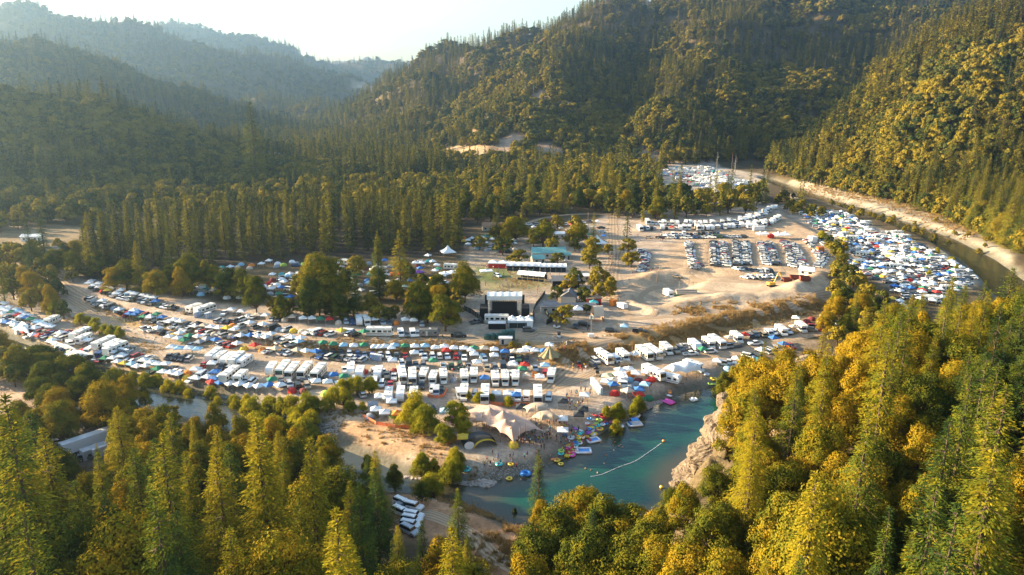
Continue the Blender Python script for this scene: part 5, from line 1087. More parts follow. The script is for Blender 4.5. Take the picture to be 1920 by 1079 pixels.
part(S, 'roof_fascia', MB().fr(0, -4.62, 8.4, 9.9, 13.6, .12), [M_ROOF]); part(S, 'roof_fascia', MB().fr(0, 4.62, 8.0, 9.0, 13.6, .12), [M_ROOF])
for a in (-5.9, 5.9):
    for b_ in (-4.0, 4.0):
        m = MB(); truss(m, (a, b_, 0), (a, b_, 9), .7); part(S, 'truss_tower', m, [M_TRUSS])
m = MB()
for b_ in (-4, 4): truss(m, (-6, b_, 8.2), (6, b_, 8.2))
for a in np.linspace(-5, 5, 5): truss(m, (a, -4, 8.1), (a, 4, 8.1), .35)
part(S, 'roof_truss', m, [M_TRUSS]); part(S, 'deck', MB().fr(0, 0, .0, 1.6, 12, 9), [M_BLK]); part(S, 'backdrop', MB().fr(0, -3.2, 1.6, 7.4, 9.6, .15), [M_BLK])
for s in (-1, 1):
    part(S, 'stage_wing', MB().fr(s * 8.1, 0, 0, 4.6, 3.4, 7, 3.0, 6.6), [M_BLK]); m = MB()
    for k in range(9): m.fr(s * 7.3, 4.2 + .05 * k, 7.6 - k * .42, 7.98 - k * .42, 1.1, .7)
    part(S, 'speaker_array', m, [M_TRIM])
m = MB()
for k in range(12): m.cyl((-4.6 + k * .83, -3.6, 7.9), (-4.6 + k * .83, -3.6, 7.4), .16, 6, r2=.24)
part(S, 'stage_lamps', m, [M_TRIM])
# triple-peaked marquee, bus and sheds behind it
def peak_tent(name, label, px, py, w_, d_, n_, h0, h1, rz, cm, cat='marquee', z=None, group=None):
    x, y, z0 = gp(px, py); o = thing(name, label, cat, x, y, z0, rz, 1.0, group); t = MB()
    for i in range(n_):
        cx = (i - (n_ - 1) / 2) * w_ / n_; a = w_ / n_ / 2; b_ = d_ / 2; k = .35
        c = [(cx - a, -b_), (cx + a, -b_), (cx + a, b_), (cx - a, b_)]
        for j in range(4):
            p, q = c[j], c[(j + 1) % 4]; pi = (cx + (p[0] - cx) * k, p[1] * k); qi = (cx + (q[0] - cx) * k, q[1] * k); hm = h0 + (h1 - h0) * .45
            t.quad([(*p, h0), (*q, h0), (*qi, hm), (*pi, hm)]); t.quad([(*pi, hm), (*qi, hm), (cx, 0, h1)]); t.quad([(*p, h0 - .35), (*q, h0 - .35), (*q, h0), (*p, h0)])
    part(o, 'roof', t, [cm], recalc=False)
    for i in range(n_ + 1):
        for s in (-1, 1): part(o, 'leg', MB().cyl((-w_ / 2 + i * w_ / n_ * .99 + .02, s * d_ / 2 * .98, 0), (-w_ / 2 + i * w_ / n_ * .99 + .02, s * d_ / 2 * .98, h0), .05, 5), [M_STEEL])
    return o
WC = CLOTH['white']
o = peak_tent('backstage_marquee', 'white marquee with three peaks behind the festival stage', 976, 611, 9.5, 5, 3, 2.6, 4.2, 0, WC); part(o, 'side_wall', MB().fr(0, -2.4, 0, 2.4, 9.2, .05), [WC])
x, y, z = gp(932, 606); o = link('motor_coach', None, None, (x, y, z), 0)
for pn, me, off in MODELS['coach'][0]: link(pn, me, o, off)
o['label'] = 'cream motor coach parked directly behind the festival stage'; o['category'] = 'motor coach'
x, y, z = gp(932, 616); single('black_shed', 'low black shed with a white roof in front of the backstage coach', 'shed', MB().fr(0, 0, 0, 2.2, 6.4, 3).fr(0, 0, 2.2, 2.3, 6.6, 3.2, m=1), [M_BLK, WP], x, y, z)
M_TANK = mat('dark_green_tank_plastic', (.02,.07,.06), .5, noise=.1)
for k, (a, b_, r_, h_) in enumerate([(914,637,1.2,1.8),(924,637,1.2,2.0),(935,637,1.3,2.0),(947,637,1.5,3.2),(958,637,1.5,3.4)]):
    x, y, z = gp(a, b_); single('water_tank', ['leftmost low dark green water tank by the road', 'second low dark green water tank from the left', 'low dark green water tank beside the tall pair', 'tall dark green water tank, left of the tall pair', 'tall dark green water tank, right of the tall pair'][k], 'water tank', MB().cyl((0,0,0),(0,0,h_),r_,20).cyl((0,0,h_),(0,0,h_+.35),r_,20,r2=.4).cyl((0,0,h_*.5),(0,0,h_*.5+.12),r_+.05,20), [M_TANK], x, y, z, group='dark green water tanks')
x, y, z = gp(948, 645); single('container_office', 'small white roofed cabin below the dark water tanks', 'cabin', MB().fr(0,0,0,2.3,4.5,2.4).fr(0,0,2.3,2.42,4.9,2.8,m=1).fr(-1,-1.21,.2,1.9,.8,.03,m=2), [M_CONC, WP, M_GLASS], x, y, z)
# black mesh fences
M_FEN = mat('black_mesh_fence', (.03,.035,.033), .9, noise=.3); M_ORF = mat('orange_mesh_fence', (.75,.20,.08), .8, noise=.2)
def fence(label, pts, h, m, nm='screen_fence'):
    q = [gp(a, b_) for a, b_ in pts]; x0, y0, z0 = q[0]; o = thing(nm, label, 'fence', x0, y0, z0); mb = MB()
    for a, b_ in zip(q[:-1], q[1:]):
        n_ = max(1, int(math.dist(a[:2], b_[:2]) / 2.4))
        for i in range(n_):
            p = [a[k] + (b_[k] - a[k]) * i / n_ for k in range(3)]; r_ = [a[k] + (b_[k] - a[k]) * (i + 1) / n_ for k in range(3)]
            p[2] = hz(p[0], p[1]); r_[2] = hz(r_[0], r_[1]); P0 = [p[k] - q[0][k] for k in range(3)]; P1 = [r_[k] - q[0][k] for k in range(3)]
            mb.quad([P0, P1, (P1[0], P1[1], P1[2] + h), (P0[0], P0[1], P0[2] + h)])
            part(o, 'post', MB().cyl((*P0[:2], P0[2] - .2), (*P0[:2], P0[2] + h + .1), .05, 5), [M_STEEL])
    part(o, 'screen', mb, [m], recalc=False); return o
fence('black mesh screen fence left of the festival stage', [(870,583),(885,590),(898,600),(905,609)], 2.2, M_FEN)
fence('black mesh screen fence behind the white marquee', [(955,616),(985,616),(1000,611),(1002,598),(998,588)], 2.0, M_FEN)
fence('grey mesh fence curving up from the marquee to the meadow', [(1000,588),(1005,575),(1015,562),(1022,552)], 1.8, M_FEN)
fence('black mesh fence left of the shaded round oak', [(1022,588),(1030,597),(1045,596)], 1.8, M_FEN); fence('black mesh fence below the shaded round oak', [(1024,610),(1036,604)], 2, M_FEN)
fence('orange mesh fence around the car by the gravel path', [(802,745),(815,748),(832,745),(838,733)], 1.0, M_ORF, 'mesh_fence'); fence('orange mesh fence along the track below the coloured tents', [(680,783),(705,797),(740,803),(790,806)], 1.0, M_ORF, 'mesh_fence')
fence('orange mesh fence behind the largest tent', [(900,758),(940,762),(985,762),(1020,764)], 1.1, M_ORF, 'mesh_fence'); fence('red mesh fence behind the yellow canopy', [(838,838),(850,828),(870,824)], 1.4, M_ORF, 'mesh_fence')
# vendor tents
def barrel(label, px, py, w_, d_, h_, rz, m=WC, name='vendor_marquee'):
    x, y, z = gp(px, py); o = thing(name, label, 'marquee', x, y, z, rz); t = MB()
    t.grid(lambda u, v: ((u - .5) * w_, (v - .5) * d_ * 1.0, 2.5 + (h_ - 2.5) * math.sin(math.pi * v) ** .7 + .08 * math.cos(u * math.pi * 10)), 20, 10); part(o, 'roof', t, [m], True, recalc=False)
    part(o, 'front_counter', MB().fr(0, -d_ / 2 + .3, 0, 1.0, w_ * .94, .4), [CLOTH['dark']]); part(o, 'back_wall', MB().fr(0, d_ / 2 - .2, 0, 2.4, w_ * .96, .06), [CLOTH['dark']])
    for k in range(6):
        for s in (-1, 1): part(o, 'leg', MB().cyl((-w_ / 2 + k * w_ / 5, s * d_ / 2, 0), (-w_ / 2 + k * w_ / 5, s * d_ / 2, 2.5), .06, 5), [M_STEEL])
barrel('long white arched vendor marquee, left of the pair beyond the meadow', 982, 507, 17, 5, 4.0, -.10); barrel('long white arched vendor marquee, right of the pair beyond the meadow', 1037, 509, 13, 5, 3.8, -.04); barrel('white arched tent standing alone at the top of the meadow', 998, 525, 13.5, 5.5, 3.9, -.35)
o = peak_tent('red_marquee', 'red fronted marquee with a pale roof left of the vendor marquees', 935, 502, 10, 4.5, 2, 2.6, 3.8, -.1, WC); part(o, 'front_wall', MB().fr(0, -2.2, 0, 2.2, 10, .06), [CLOTH['red']])
peak_tent('white_marquee', 'tall white peaked marquee at the near corner of the dark grove', 840, 481, 7, 7, 1, 2.6, 6.0, .4, WC); peak_tent('white_marquee', 'small white peaked pair of tents left of the crowd', 785, 501, 6.4, 3.2, 2, 2.2, 3.4, 0, WC)
peak_tent('white_marquee', 'tall white circus style tent among the vendor trees', 1118, 463, 10, 9, 1, 2.6, 7.0, .3, WC); peak_tent('shade_canopy', 'wide white shade canopy under the single round oak', 912, 517, 6, 4, 1, 2.4, 3.2, .2, WC); peak_tent('shade_canopy', 'white shade canopy behind the round oak by the meadow', 848, 520, 12, 5, 3, 2.4, 3.4, .6, WC)
peak_tent('shade_canopy', 'purple shade canopy beside the tall pair of conifers', 783, 520, 6, 4, 1, 2.4, 3.4, .5, CLOTH['purple']); peak_tent('shade_canopy', 'white service canopy beside the festival sheds', 1083, 590, 4, 4, 1, 2.4, 3.8, 0, WC); peak_tent('shade_canopy', 'teal service canopy in front of the beige arch', 1113, 577, 3.6, 3.4, 1, 2.4, 3.4, 0, CLOTH['teal'])
# houses and sheds
def house(label, px, py, w_, d_, h_, rise, rz, wall, roofm, name='house', cat='house', flat=False):
    x, y, z = gp(px, py); o = thing(name, label, cat, x, y, z, rz); part(o, 'wall', MB().fr(0, 0, -.3, h_, w_, d_), [wall])
    r_ = MB()
    if flat: r_.fr(0, 0, h_ + .003, h_ + .3, w_ + .6, d_ + .6)
    else: r_.prism([(-w_ / 2 - .5, h_ - .1), (-w_ / 2 - .5, h_ + .05), (w_ / 2 + .5, h_ + .05), (w_ / 2 + .5, h_ - .1)], .01) if False else r_.quad([(-w_/2-.5,-d_/2-.5,h_-.1),(w_/2+.5,-d_/2-.5,h_-.1),(w_/2+.2,0,h_+rise),(-w_/2-.2,0,h_+rise)]).quad([(w_/2+.5,d_/2+.5,h_-.1),(-w_/2-.5,d_/2+.5,h_-.1),(-w_/2-.2,0,h_+rise),(w_/2+.2,0,h_+rise)]).quad([(-w_/2,-d_/2,h_),(-w_/2,d_/2,h_),(-w_/2,0,h_+rise)]).quad([(w_/2,-d_/2,h_),(w_/2,d_/2,h_),(w_/2,0,h_+rise)])
    part(o, 'roof', r_, [roofm], recalc=False)
    for k in range(max(1, int(w_ / 3.2))): part(o, 'window', MB().fr(-w_ / 2 + 1.8 + k * 3.1, -d_ / 2 - .02, 1.0, 2.0, 1.1, .06), [M_GLASS])
    part(o, 'door', MB().fr(w_ / 2 - .9, -d_ / 2 - .02, 0, 2.0, .9, .06), [M_TRIM]); return o
M_TEALR = mat('teal_metal_roof', (.17,.36,.33), .4, .2, noise=.12); M_WALLC = mat('cream_boards', (.45,.40,.32), .8, noise=.1); M_GREYR = mat('grey_shingle_roof', (.17,.16,.16), .9, noise=.25)
house('house with a pale teal metal roof among the vendor oaks', 1028, 482, 18, 9, 3, 2.2, .05, M_WALLC, M_TEALR); house('small teal roofed shed left of the teal roofed house', 1008, 493, 6, 6, 2.6, 1.6, .2, M_WALLC, M_TEALR, 'shed', 'shed'); house('small teal roofed hut right of the teal roofed house', 1060, 486, 5, 4, 2.5, 1.2, 0, M_WALLC, M_TEALR, 'shed', 'shed')
house('long dark barn at the right end of the meadow', 1060, 538, 12, 7, 3.6, 1.6, .02, M_BLK, M_GREYR, 'barn', 'barn'); house('white roofed open shed above the sunlit round oak', 1096, 527, 8, 4, 2.8, .8, 0, M_WALLC, WP, 'shed', 'shed')
house('small cream cottage with a grey gable roof between two oaks', 1067, 568, 6, 6, 3.2, 2.4, 1.4, M_WALLC, M_GREYR); house('flat grey roofed shed beside the curved fence', 1032, 583, 5.5, 6, 2.8, 0, .1, M_WALLC, M_GREYR, 'shed', 'shed', True); house('long low dark roofed shed behind the round shaded oak', 1065, 585, 22, 5, 2.6, 0, .03, M_WALLC, M_GREYR, 'shed', 'shed', True)
house('wooden food stall with a red front beside the dirt pit', 1112, 572, 6, 4, 3, 0, .1, CLOTH['red'], M_WOOD, 'food_stall', 'stall', True); house('pale roofed building on the hillside clearing at the left', 167, 262 + 20, 12, 8, 4, 2, .2, M_WALLC, WP); house('white shed by the pasture beyond the road bridge', 62, 452, 11, 5, 3, 1, .1, WP, WP, 'shed', 'shed')
house('brown roofed house beyond the shaded vendor camp', 925, 432, 14, 7, 3, 2, .1, M_WALLC, M_WOOD); house('low white roofed building beyond the shaded vendor camp', 1050, 447, 8, 5, 3, 1, .1, M_WALLC, WP)
# arched entrance sign, A frame, teepee, light towers, poles
x, y, z = gp(1120, 602); a = MB(); a.grid(lambda u, v: (-2.2 + 4.4 * v, -3.2 + 6.4 * 0 + (u - .5) * 5, 0), 1, 1)
arch = MB().grid(lambda u, v: ((v - .5) * 4.0, -2.4 + 4.8 * u, 6.0 * math.sin(math.pi * min(1, .06 + .88 * u)) ** .55), 14, 4); o = thing('arched_shelter', 'tall beige arched shelter beside the festival sheds', 'shelter', x, y, z, 0.15); part(o, 'cover', arch, [CLOTH['beige']], True, recalc=False); part(o, 'end_frame', MB().fr(-2.0, 0, 0, 2.6, .15, 4.6).fr(2.0, 0, 0, 2.6, .15, 4.6), [M_WOOD])
x, y, z = gp(948, 553); m = MB()
for s in (-1, 1): m.cyl((s * 2.4, 0, 1), (0, 0, 7.2), .12, 6); m.cyl((s * 1.6, 2, 1), (0, 0, 7.2), .1, 6)
m.cyl((-1.4, 0, 3.6), (1.4, 0, 3.6), .09, 6); o = thing('a_frame_tower', 'pale timber A frame on a dark platform facing the stage', 'tower', x, y, z); part(o, 'frame', m, [M_SNAG]); part(o, 'platform', MB().fr(0, 0, 0, 1.0, 8, 4), [M_BLK])
x, y, z = gp(1030, 672); m = MB(); o = thing('pole_tent', 'tall ochre pointed pole tent at the right end of the canopies', 'tent', x, y, z)
k_ = 9; m.grid(lambda u, v: ((3.6 * (1 - v) ** 1.35 + .12) * math.cos(2 * math.pi * u) * (1 + .12 * math.cos(2 * math.pi * u * k_)), (3.6 * (1 - v) ** 1.35 + .12) * math.sin(2 * math.pi * u) * (1 + .12 * math.cos(2 * math.pi * u * k_)), 1.0 + 3.4 * v), 54, 8); part(o, 'canvas', m, [mat('ochre_canvas', (.30,.24,.12), .85)], recalc=False); part(o, 'pole', MB().cyl((0,0,0),(0,0,4.8),.08,6), [M_WOOD])
for k, (a_, b_) in enumerate([(1108, 634)]):
    x, y, z = gp(a_, b_); o = thing('light_tower', 'mobile light tower standing on the open dirt junction', 'light tower', x, y, z); part(o, 'trailer_base', MB().fr(0, 0, .35, 1.5, 2.0, 1.2), [WP]); part(o, 'mast', MB().cyl((0,0,1.4),(0,0,7.6),.09,6), [M_STEEL])
    for s in (-1, 1):
        for t in (0, 1): part(o, 'lamp', MB().fr(s * .55, 0, 7.0 + t * .7, 7.5 + t * .7, .6, .3), [M_LAMP])
for k, (a_, b_, h_, lb) in enumerate([(1102,438,13,'tall wooden utility pole beside the main entrance road'),(1304,447,11,'scaffold mast between the campers and the sandy car park'),(1371,330,24,'bare dead pole left of the upper ford'),(1232,560 - 30,7,'lamp pole beside the round shaded oaks'),(1185,676,5,'thin flag pole behind the bend camp')]):
    x, y, z = gp(a_, b_); o = thing('utility_pole', lb, 'pole', x, y, z); part(o, 'shaft', MB().cyl((0,0,-.5),(0,0,h_),.22,6,r2=.12), [M_WOOD])
    if k < 2: part(o, 'crossarm', MB().fr(0, 0, h_ - 1.0, h_ - .8, .14, 2.4), [M_WOOD])
# stretch tents
def stretch(name, label, outline, peaks, m, he=1.2, rings=16, polescol=M_WOOD):
    """outline: (px, py, height) of the tied edge; peaks: (px, py, height, spread)"""
    E = []
    for a, b_, h_ in outline:
        x, y = wp(a, b_, h_ + hz(*wp(a, b_, 0))); E.append((x, y, hz(x, y) + h_))
    n_ = len(E); ring = []
    for i in range(n_):                        # scalloped edge between the ties
        p, q = E[i], E[(i + 1) % n_]
        for k in range(8):
            t = k / 8; ring.append([p[a] + (q[a] - p[a]) * t for a in range(3)])
    cx = sum(p[0] for p in E) / n_; cy_ = sum(p[1] for p in E) / n_; gz = hz(cx, cy_)
    for idx, r_ in enumerate(ring):
        t = (idx % 8) / 8; sc_ = .10 * math.sin(math.pi * t)
        r_[0] += (cx - r_[0]) * sc_; r_[1] += (cy_ - r_[1]) * sc_; r_[2] += .35 * math.sin(math.pi * t)
    PK = []
    for a, b_, h_, sp_ in peaks: x, y = wp(a, b_, h_ + gz); PK.append((x, y, h_, sp_))
    V = []; N_ = len(ring)
    for k in range(rings + 1):
        f = k / rings
        for r_ in ring:
            x = cx + (r_[0] - cx) * f; y = cy_ + (r_[1] - cy_) * f; zb = (gz + 3.4) * (1 - f ** 2) + r_[2] * f ** 2
            top = 0
            for a, b_, h_, sp_ in PK: top = max(top, (h_ + gz - zb) * math.exp(-((math.hypot(x - a, y - b_) / sp_) ** 1.0)))
            V.append((x - cx, y - cy_, zb + top * (1 - f ** 6) - gz))
    Fc = [(k * N_ + i, k * N_ + (i + 1) % N_, (k + 1) * N_ + (i + 1) % N_, (k + 1) * N_ + i) for k in range(rings) for i in range(N_)]
    o = thing(name, label, 'stretch tent', cx, cy_, gz); link('fabric', fast_mesh('fabric', V, Fc, [m], smooth=True), o)
    for x, y, h_, _ in PK: part(o, 'pole', MB().cyl((x - cx, y - cy_, hz(x, y) - gz - .3), (x - cx, y - cy_, h_ - .1), .09, 6), [polescol])
    for x, y, z_ in E: part(o, 'pole', MB().cyl((x - cx, y - cy_, hz(x, y) - gz - .3), (x - cx, y - cy_, z_ - gz), .07, 6), [polescol])
    return o
M_SANDC = mat('sand_stretch_fabric', (.50,.33,.245), .7, noise=.05, scale=.5); M_BEIC = mat('beige_stretch_fabric', (.44,.34,.235), .7, noise=.05, scale=.5)
stretch('stretch_tent', 'largest sand coloured stretch tent with many peaks above the beach', [(873,771,2.4),(893,760,2.6),(920,759,3),(950,768,3),(967,780,2.8),(990,786,3),(1003,797,2.8),(1023,810,2.2),(995,808,3),(964,831,1.6),(938,812,2.8),(918,800,2.8),(893,790,2.6)],
        [(918,762,6.4,2.2),(944,769,6.2,2.0),(948,784,5.8,2.0),(956,792,6.2,2.0),(985,792,5.8,2.0),(975,800,5.8,1.8),(966,785,5.6,1.8),(905,774,5.4,2)], M_SANDC)
stretch('stretch_tent', 'beige stretch tent with two peaks behind the sand coloured tent', [(980,765,2.6),(1000,756,2.6),(1028,758,2.4),(1032,770,2.6),(1010,776,2.6),(988,775,2.6)], [(1004,760,5.6,2.4)], M_BEIC)
stretch('stretch_tent', 'beige stretch tent right of the sand coloured tent', [(996,784,2.2),(1012,771,2.6),(1032,772,2.6),(1051,786,2.4),(1040,790,2.6),(1015,790,2.4)], [(1013,774,5.2,2.0),(1037,776,5.2,2.0)], M_BEIC)
stretch('stretch_tent', 'wide white stretch tent beside the campers above the pool', [(1240,694,2.6),(1258,683,3),(1290,678,3),(1316,684,2.8),(1318,690,2.8),(1288,694,3),(1262,697,2.6)], [(1262,682,5.0,2.4),(1290,677,5.0,2.4),(1308,682,4.4,2)], WC)
stretch('stretch_tent', 'long white stretch tent by the river at the far left', [(82,642,2.2),(98,634,2.6),(120,642,2.8),(145,655,2.6),(142,663,2.4),(125,664,2.4),(100,655,2.4)], [(100,641,4.0,2),(118,648,4.0,2),(134,656,4.0,2)], WC)
stretch('stretch_tent', 'white stretch tent joining the long one beside the river', [(120,672,2.2),(140,660,2.6),(165,664,2.4),(178,672,2.4),(160,678,2.2),(135,682,2.2)], [(140,666,3.8,2),(160,669,3.8,2)], WC)
stretch('stretch_tent', 'white stretch tent at the left edge of the river camp', [(28,612,2.2),(40,602,2.6),(53,608,2.4),(55,622,2.4),(36,626,2.2)], [(42,609,4.4,2)], WC)
# big black and yellow dome at the beach
x, y, z = gp(900, 836); o = thing('dome_shelter', 'large black dome shelter with a yellow striped front by the beach', 'shelter', x, y, z, .3)
part(o, 'shell', MB().grid(lambda u, v: (4.2 * math.cos(math.pi * u), -.5 + 3.4 * v * 1.3, 3.2 * math.sin(math.pi * u) * (1 - .35 * v * v)), 16, 6), [CLOTH['dark']], True, recalc=False)
part(o, 'front_arch', MB().grid(lambda u, v: (1.2 + 3.0 * math.cos(math.pi * u), -1.6 + v * 1.0, 2.0 * math.sin(math.pi * u)), 16, 2), [CLOTH['yellow']], True, recalc=False); part(o, 'front_screen', MB().grid(lambda u, v: (-3.2 + 2.2 * math.cos(2 * math.pi * u) * v * .6, -1.4, 1.1 + 1.1 * math.sin(2 * math.pi * u) * v), 16, 2), [WC], recalc=False)
# earthworks machinery and containers
def excavator(px, py, rz):
    x, y, z = gp(px, py); Y_ = paint_mat('digger_yellow', (.60,.34,.03), .5); o = thing('excavator', 'yellow tracked excavator with its arm raised at the end of the car rows', 'excavator', x, y, z, rz)
    for s in (-1, 1): part(o, 'track', MB().prism([(-1.9,.25),(-1.6,0),(1.6,0),(1.9,.25),(1.9,.6),(1.6,.85),(-1.6,.85),(-1.9,.6)], .55, cy=s * 1.1), [M_TRIM])
    part(o, 'body', MB().fr(-.5, 0, .95, 2.1, 3.2, 2.5, 3.0, 2.3), [Y_]); part(o, 'cab', MB().fr(.7, .7, 1.6, 3.0, 1.3, 1.0, 1.1, .9).fr(.7, .7, 3.0, 3.1, 1.3, 1.05, m=1), [M_GLASS, Y_])
    m = MB(); m.cyl((.8, -.2, 1.8), (2.6, -.2, 6.2), .32, 6, r2=.24).cyl((2.6, -.2, 6.2), (3.2, -.2, 6.6), .26, 6); part(o, 'boom', m, [Y_]); part(o, 'dipper', MB().cyl((3.1, -.2, 6.7), (4.6, -.2, 3.2), .24, 6, r2=.16), [Y_]); part(o, 'bucket', MB().prism([(4.3,3.3),(5.0,3.2),(5.1,2.5),(4.5,2.2),(4.0,2.6)], 1.0, cy=-.2), [M_TRIM])
excavator(1447, 538, .2)
M_RUST = mat('rusty_container_steel', (.20,.055,.035), .8, noise=.35, scale=2)
def bin_(label, px, py, l_, w_, h_, rz, m, lid=False):
    x, y, z = gp(px, py); mb = MB(); t = .12
    mb.fr(0, -w_ / 2, .15, h_, l_, t).fr(0, w_ / 2, .15, h_, l_, t).fr(-l_ / 2, 0, .15, h_, t, w_ - t).fr(l_ / 2, 0, .15, h_, t, w_ - t).fr(0, 0, .12, .3, l_ - t, w_ - t)
    for k in range(int(l_ / .8)): mb.fr(-l_ / 2 + .5 + k * .8, -w_ / 2 - .1, .25, h_ - .05, .12, .08)
    if lid: mb.fr(0, 0, h_, h_ + .08, l_ + .1, w_ + .1)
    single('skip_container', label, 'container', mb, [m], x, y, z, rz)
bin_('small rusty red skip beside the long rusty skips', 1475, 529, 4.2, 2.4, 1.8, .1, M_RUST); bin_('long rusty red skip, left of the joined pair', 1494, 525, 6.5, 2.5, 1.9, -.1, M_RUST); bin_('long rusty red skip, right of the joined pair', 1509, 527, 4.5, 2.5, 2.0, -.1, M_RUST)
bin_('white shipping container beside the vans of the sandy car park', 1422, 433, 7, 2.6, 2.7, .05, WP, True); bin_('white container at the top of the sixth car column', 1523, 455, 3.5, 4.5, 3.4, .2, WP, True); bin_('orange cabin beside the sixth car column', 1537, 474, 3.4, 2.6, 3.0, .1, PAINT['orange'], True); bin_('red container by the white vendor canopies beyond the car park', 1445, 447, 3, 2.4, 2.4, .1, CLOTH['red'], True)
peak_tent('white_marquee', 'white peaked marquee beyond the sandy car park', 1465, 448, 9, 7, 2, 2.6, 4.2, .1, WC); peak_tent('white_marquee', 'white marquee left of the one beyond the car park', 1430, 446, 7, 5, 2, 2.4, 3.8, .1, WC); house('white gabled site office at the near end of the fifth column', 1512, 516, 6.5, 5, 2.6, 1.4, -.5, WP, WP, 'site_office', 'cabin')
# what stands in the dirt pit
x, y, z = gp(1254, 557); o = thing('shuttle_bus', 'small white bus parked in the dirt pit beside the green turf', 'bus', x, y, z, -1.3)
for pn, me, off in MODELS['box_van'][0]: link(pn, me, o, off)
x, y, z = gp(1288, 553); single('grandstand', 'pale timber tiered bench stand in the dirt pit', 'stand', MB().fr(0,0,0,.6,9,1.2).fr(0,1.1,0,1.1,9,1.2).fr(0,2.2,0,1.6,9,1.2).fr(-3,2.8,0,5,.2,.2).fr(3,2.8,0,5,.2,.2), [M_SNAG], x, y, z, -.05)
x, y, z = gp(1166, 579); single('tipped_trailer', 'white trailer tipped against the dirt bank of the pit', 'trailer', MB().prism([(-2.4,.4),(-2.4,2.0),(2.4,2.6),(2.6,.6)], 2.2), [WP], x, y, z, -1.1); bin_('orange ramp unit at the edge of the dirt pit', 1149, 574, 2.4, 2.0, 2.6, .8, CLOTH['orange'], True)
# lorry and trailer in the clearing of the near wood
x, y, z = gp(172, 842); az = pxhead(172, 842, 40, -14); o = thing('semi_trailer', 'long white lorry trailer in the clearing of the near wood', 'lorry trailer', x, y, z, az)
part(o, 'box', MB().fr(0, 0, 1.15, 4.05, 14, 2.55), [WP]); part(o, 'chassis', MB().fr(0, 0, .85, 1.14, 13.4, 1.2).fr(3.8, 0, 0, .85, .2, 1.8), [M_TRIM])
for xw in (-5.8, -4.5):
    for s in (-1, 1): link('wheel', WHEELS[.48], o, (xw, s * 1.1, .48))
for k, (a_, b_, c_) in enumerate([(178,856,'silver'),(196,852,'white')]): bin_(['grey ribbed shipping container beside the lorry trailer', 'white shipping container right of the grey one'][k], a_, b_, 6, 2.4, 2.6, az, PAINT[c_], True)
# stones of the shingle bank
M_STONE = mat('river_stone', (.40,.34,.29), .9, noise=.25, scale=2)
def rock(seed, sub=2):
    bm = bmesh.new(); bmesh.ops.create_icosphere(bm, subdivisions=sub, radius=1); g = np.random.default_rng(seed); ax = g.normal(size=(9, 3)); ax /= np.linalg.norm(ax, axis=1)[:, None]; of = g.uniform(.55, .9, 9)
    for v in bm.verts:
        c = np.array(v.co)
        for a_, o_ in zip(ax, of):
            d = c @ a_
            if d > o_: c = c - a_ * (d - o_) * .95
        v.co = c * (1 + g.normal(0, .015, 3))
    me = bpy.data.meshes.new('rock'); bm.to_mesh(me); bm.free(); me.materials.append(M_STONE); return me
RK = [rock(s) for s in range(3)]
def stones(poly, n_, smin, smax):
    q = W(poly, 0); xs, ys = zip(*q); out = []
    while len(out) < n_:
        x = rnd.uniform(min(xs), max(xs)); y = rnd.uniform(min(ys), max(ys))
        if bool(inpoly(np.array([x]), np.array([y]), q)[0]):
            z_ = hz(x, y); s = rnd.uniform(smin, smax) * (1 if rnd.random() < .85 else 1.6)
            if z_ > -3.3: out.append((x, y, z_ + s * .15, (s, s * rnd.uniform(.6, 1), s * .6), rnd.random() * 6.28, rnd.randrange(3)))
    return out
pts = stones([(750,872),(800,880),(860,885),(930,885),(985,892),(1000,910),(930,915),(870,912),(800,900),(755,892)], 1700, .18, .5) + stones([(890,865),(1040,850),(1050,880),(990,900),(900,885)], 500, .08, .2) + stones([(1200,745),(1340,715),(1345,728),(1230,762)], 500, .1, .25)
pts += stones([(280,600),(560,672),(700,700),(560,695),(300,640),(60,590)], 500, .1, .35) + stones([(560,770),(640,790),(620,830),(540,800)], 300, .12, .4)
gn_scatter('river_stones', pts, RK, 'pale rounded stones heaped along the shingle bank', 'stones')
# broken rock of the cliff above the pool
M_CLIFF = bpy.data.materials.new('weathered_cliff_rock'); M_CLIFF.use_nodes = True; n = M_CLIFF.node_tree.nodes; l = M_CLIFF.node_tree.links; b = n['Principled BSDF']; b.inputs['Roughness'].default_value = .95
g = n.new('ShaderNodeNewGeometry'); t = n.new('ShaderNodeTexNoise'); t.inputs['Scale'].default_value = .8; t.inputs['Detail'].default_value = 8; t.inputs['Roughness'].default_value = .75; l.new(g.outputs['Position'], t.inputs['Vector'])
rp = n.new('ShaderNodeValToRGB'); e = rp.color_ramp.elements; e[0].position = .32; e[0].color = (.10,.06,.04,1); e[1].position = .7; e[1].color = (.32,.25,.165,1); q = e.new(.5); q.color = (.22,.16,.10,1); l.new(t.outputs['Fac'], rp.inputs[0]); l.new(rp.outputs[0], b.inputs['Base Color'])
bp = n.new('ShaderNodeBump'); bp.inputs['Distance'].default_value = .6; l.new(t.outputs['Fac'], bp.inputs['Height']); l.new(bp.outputs[0], b.inputs['Normal'])
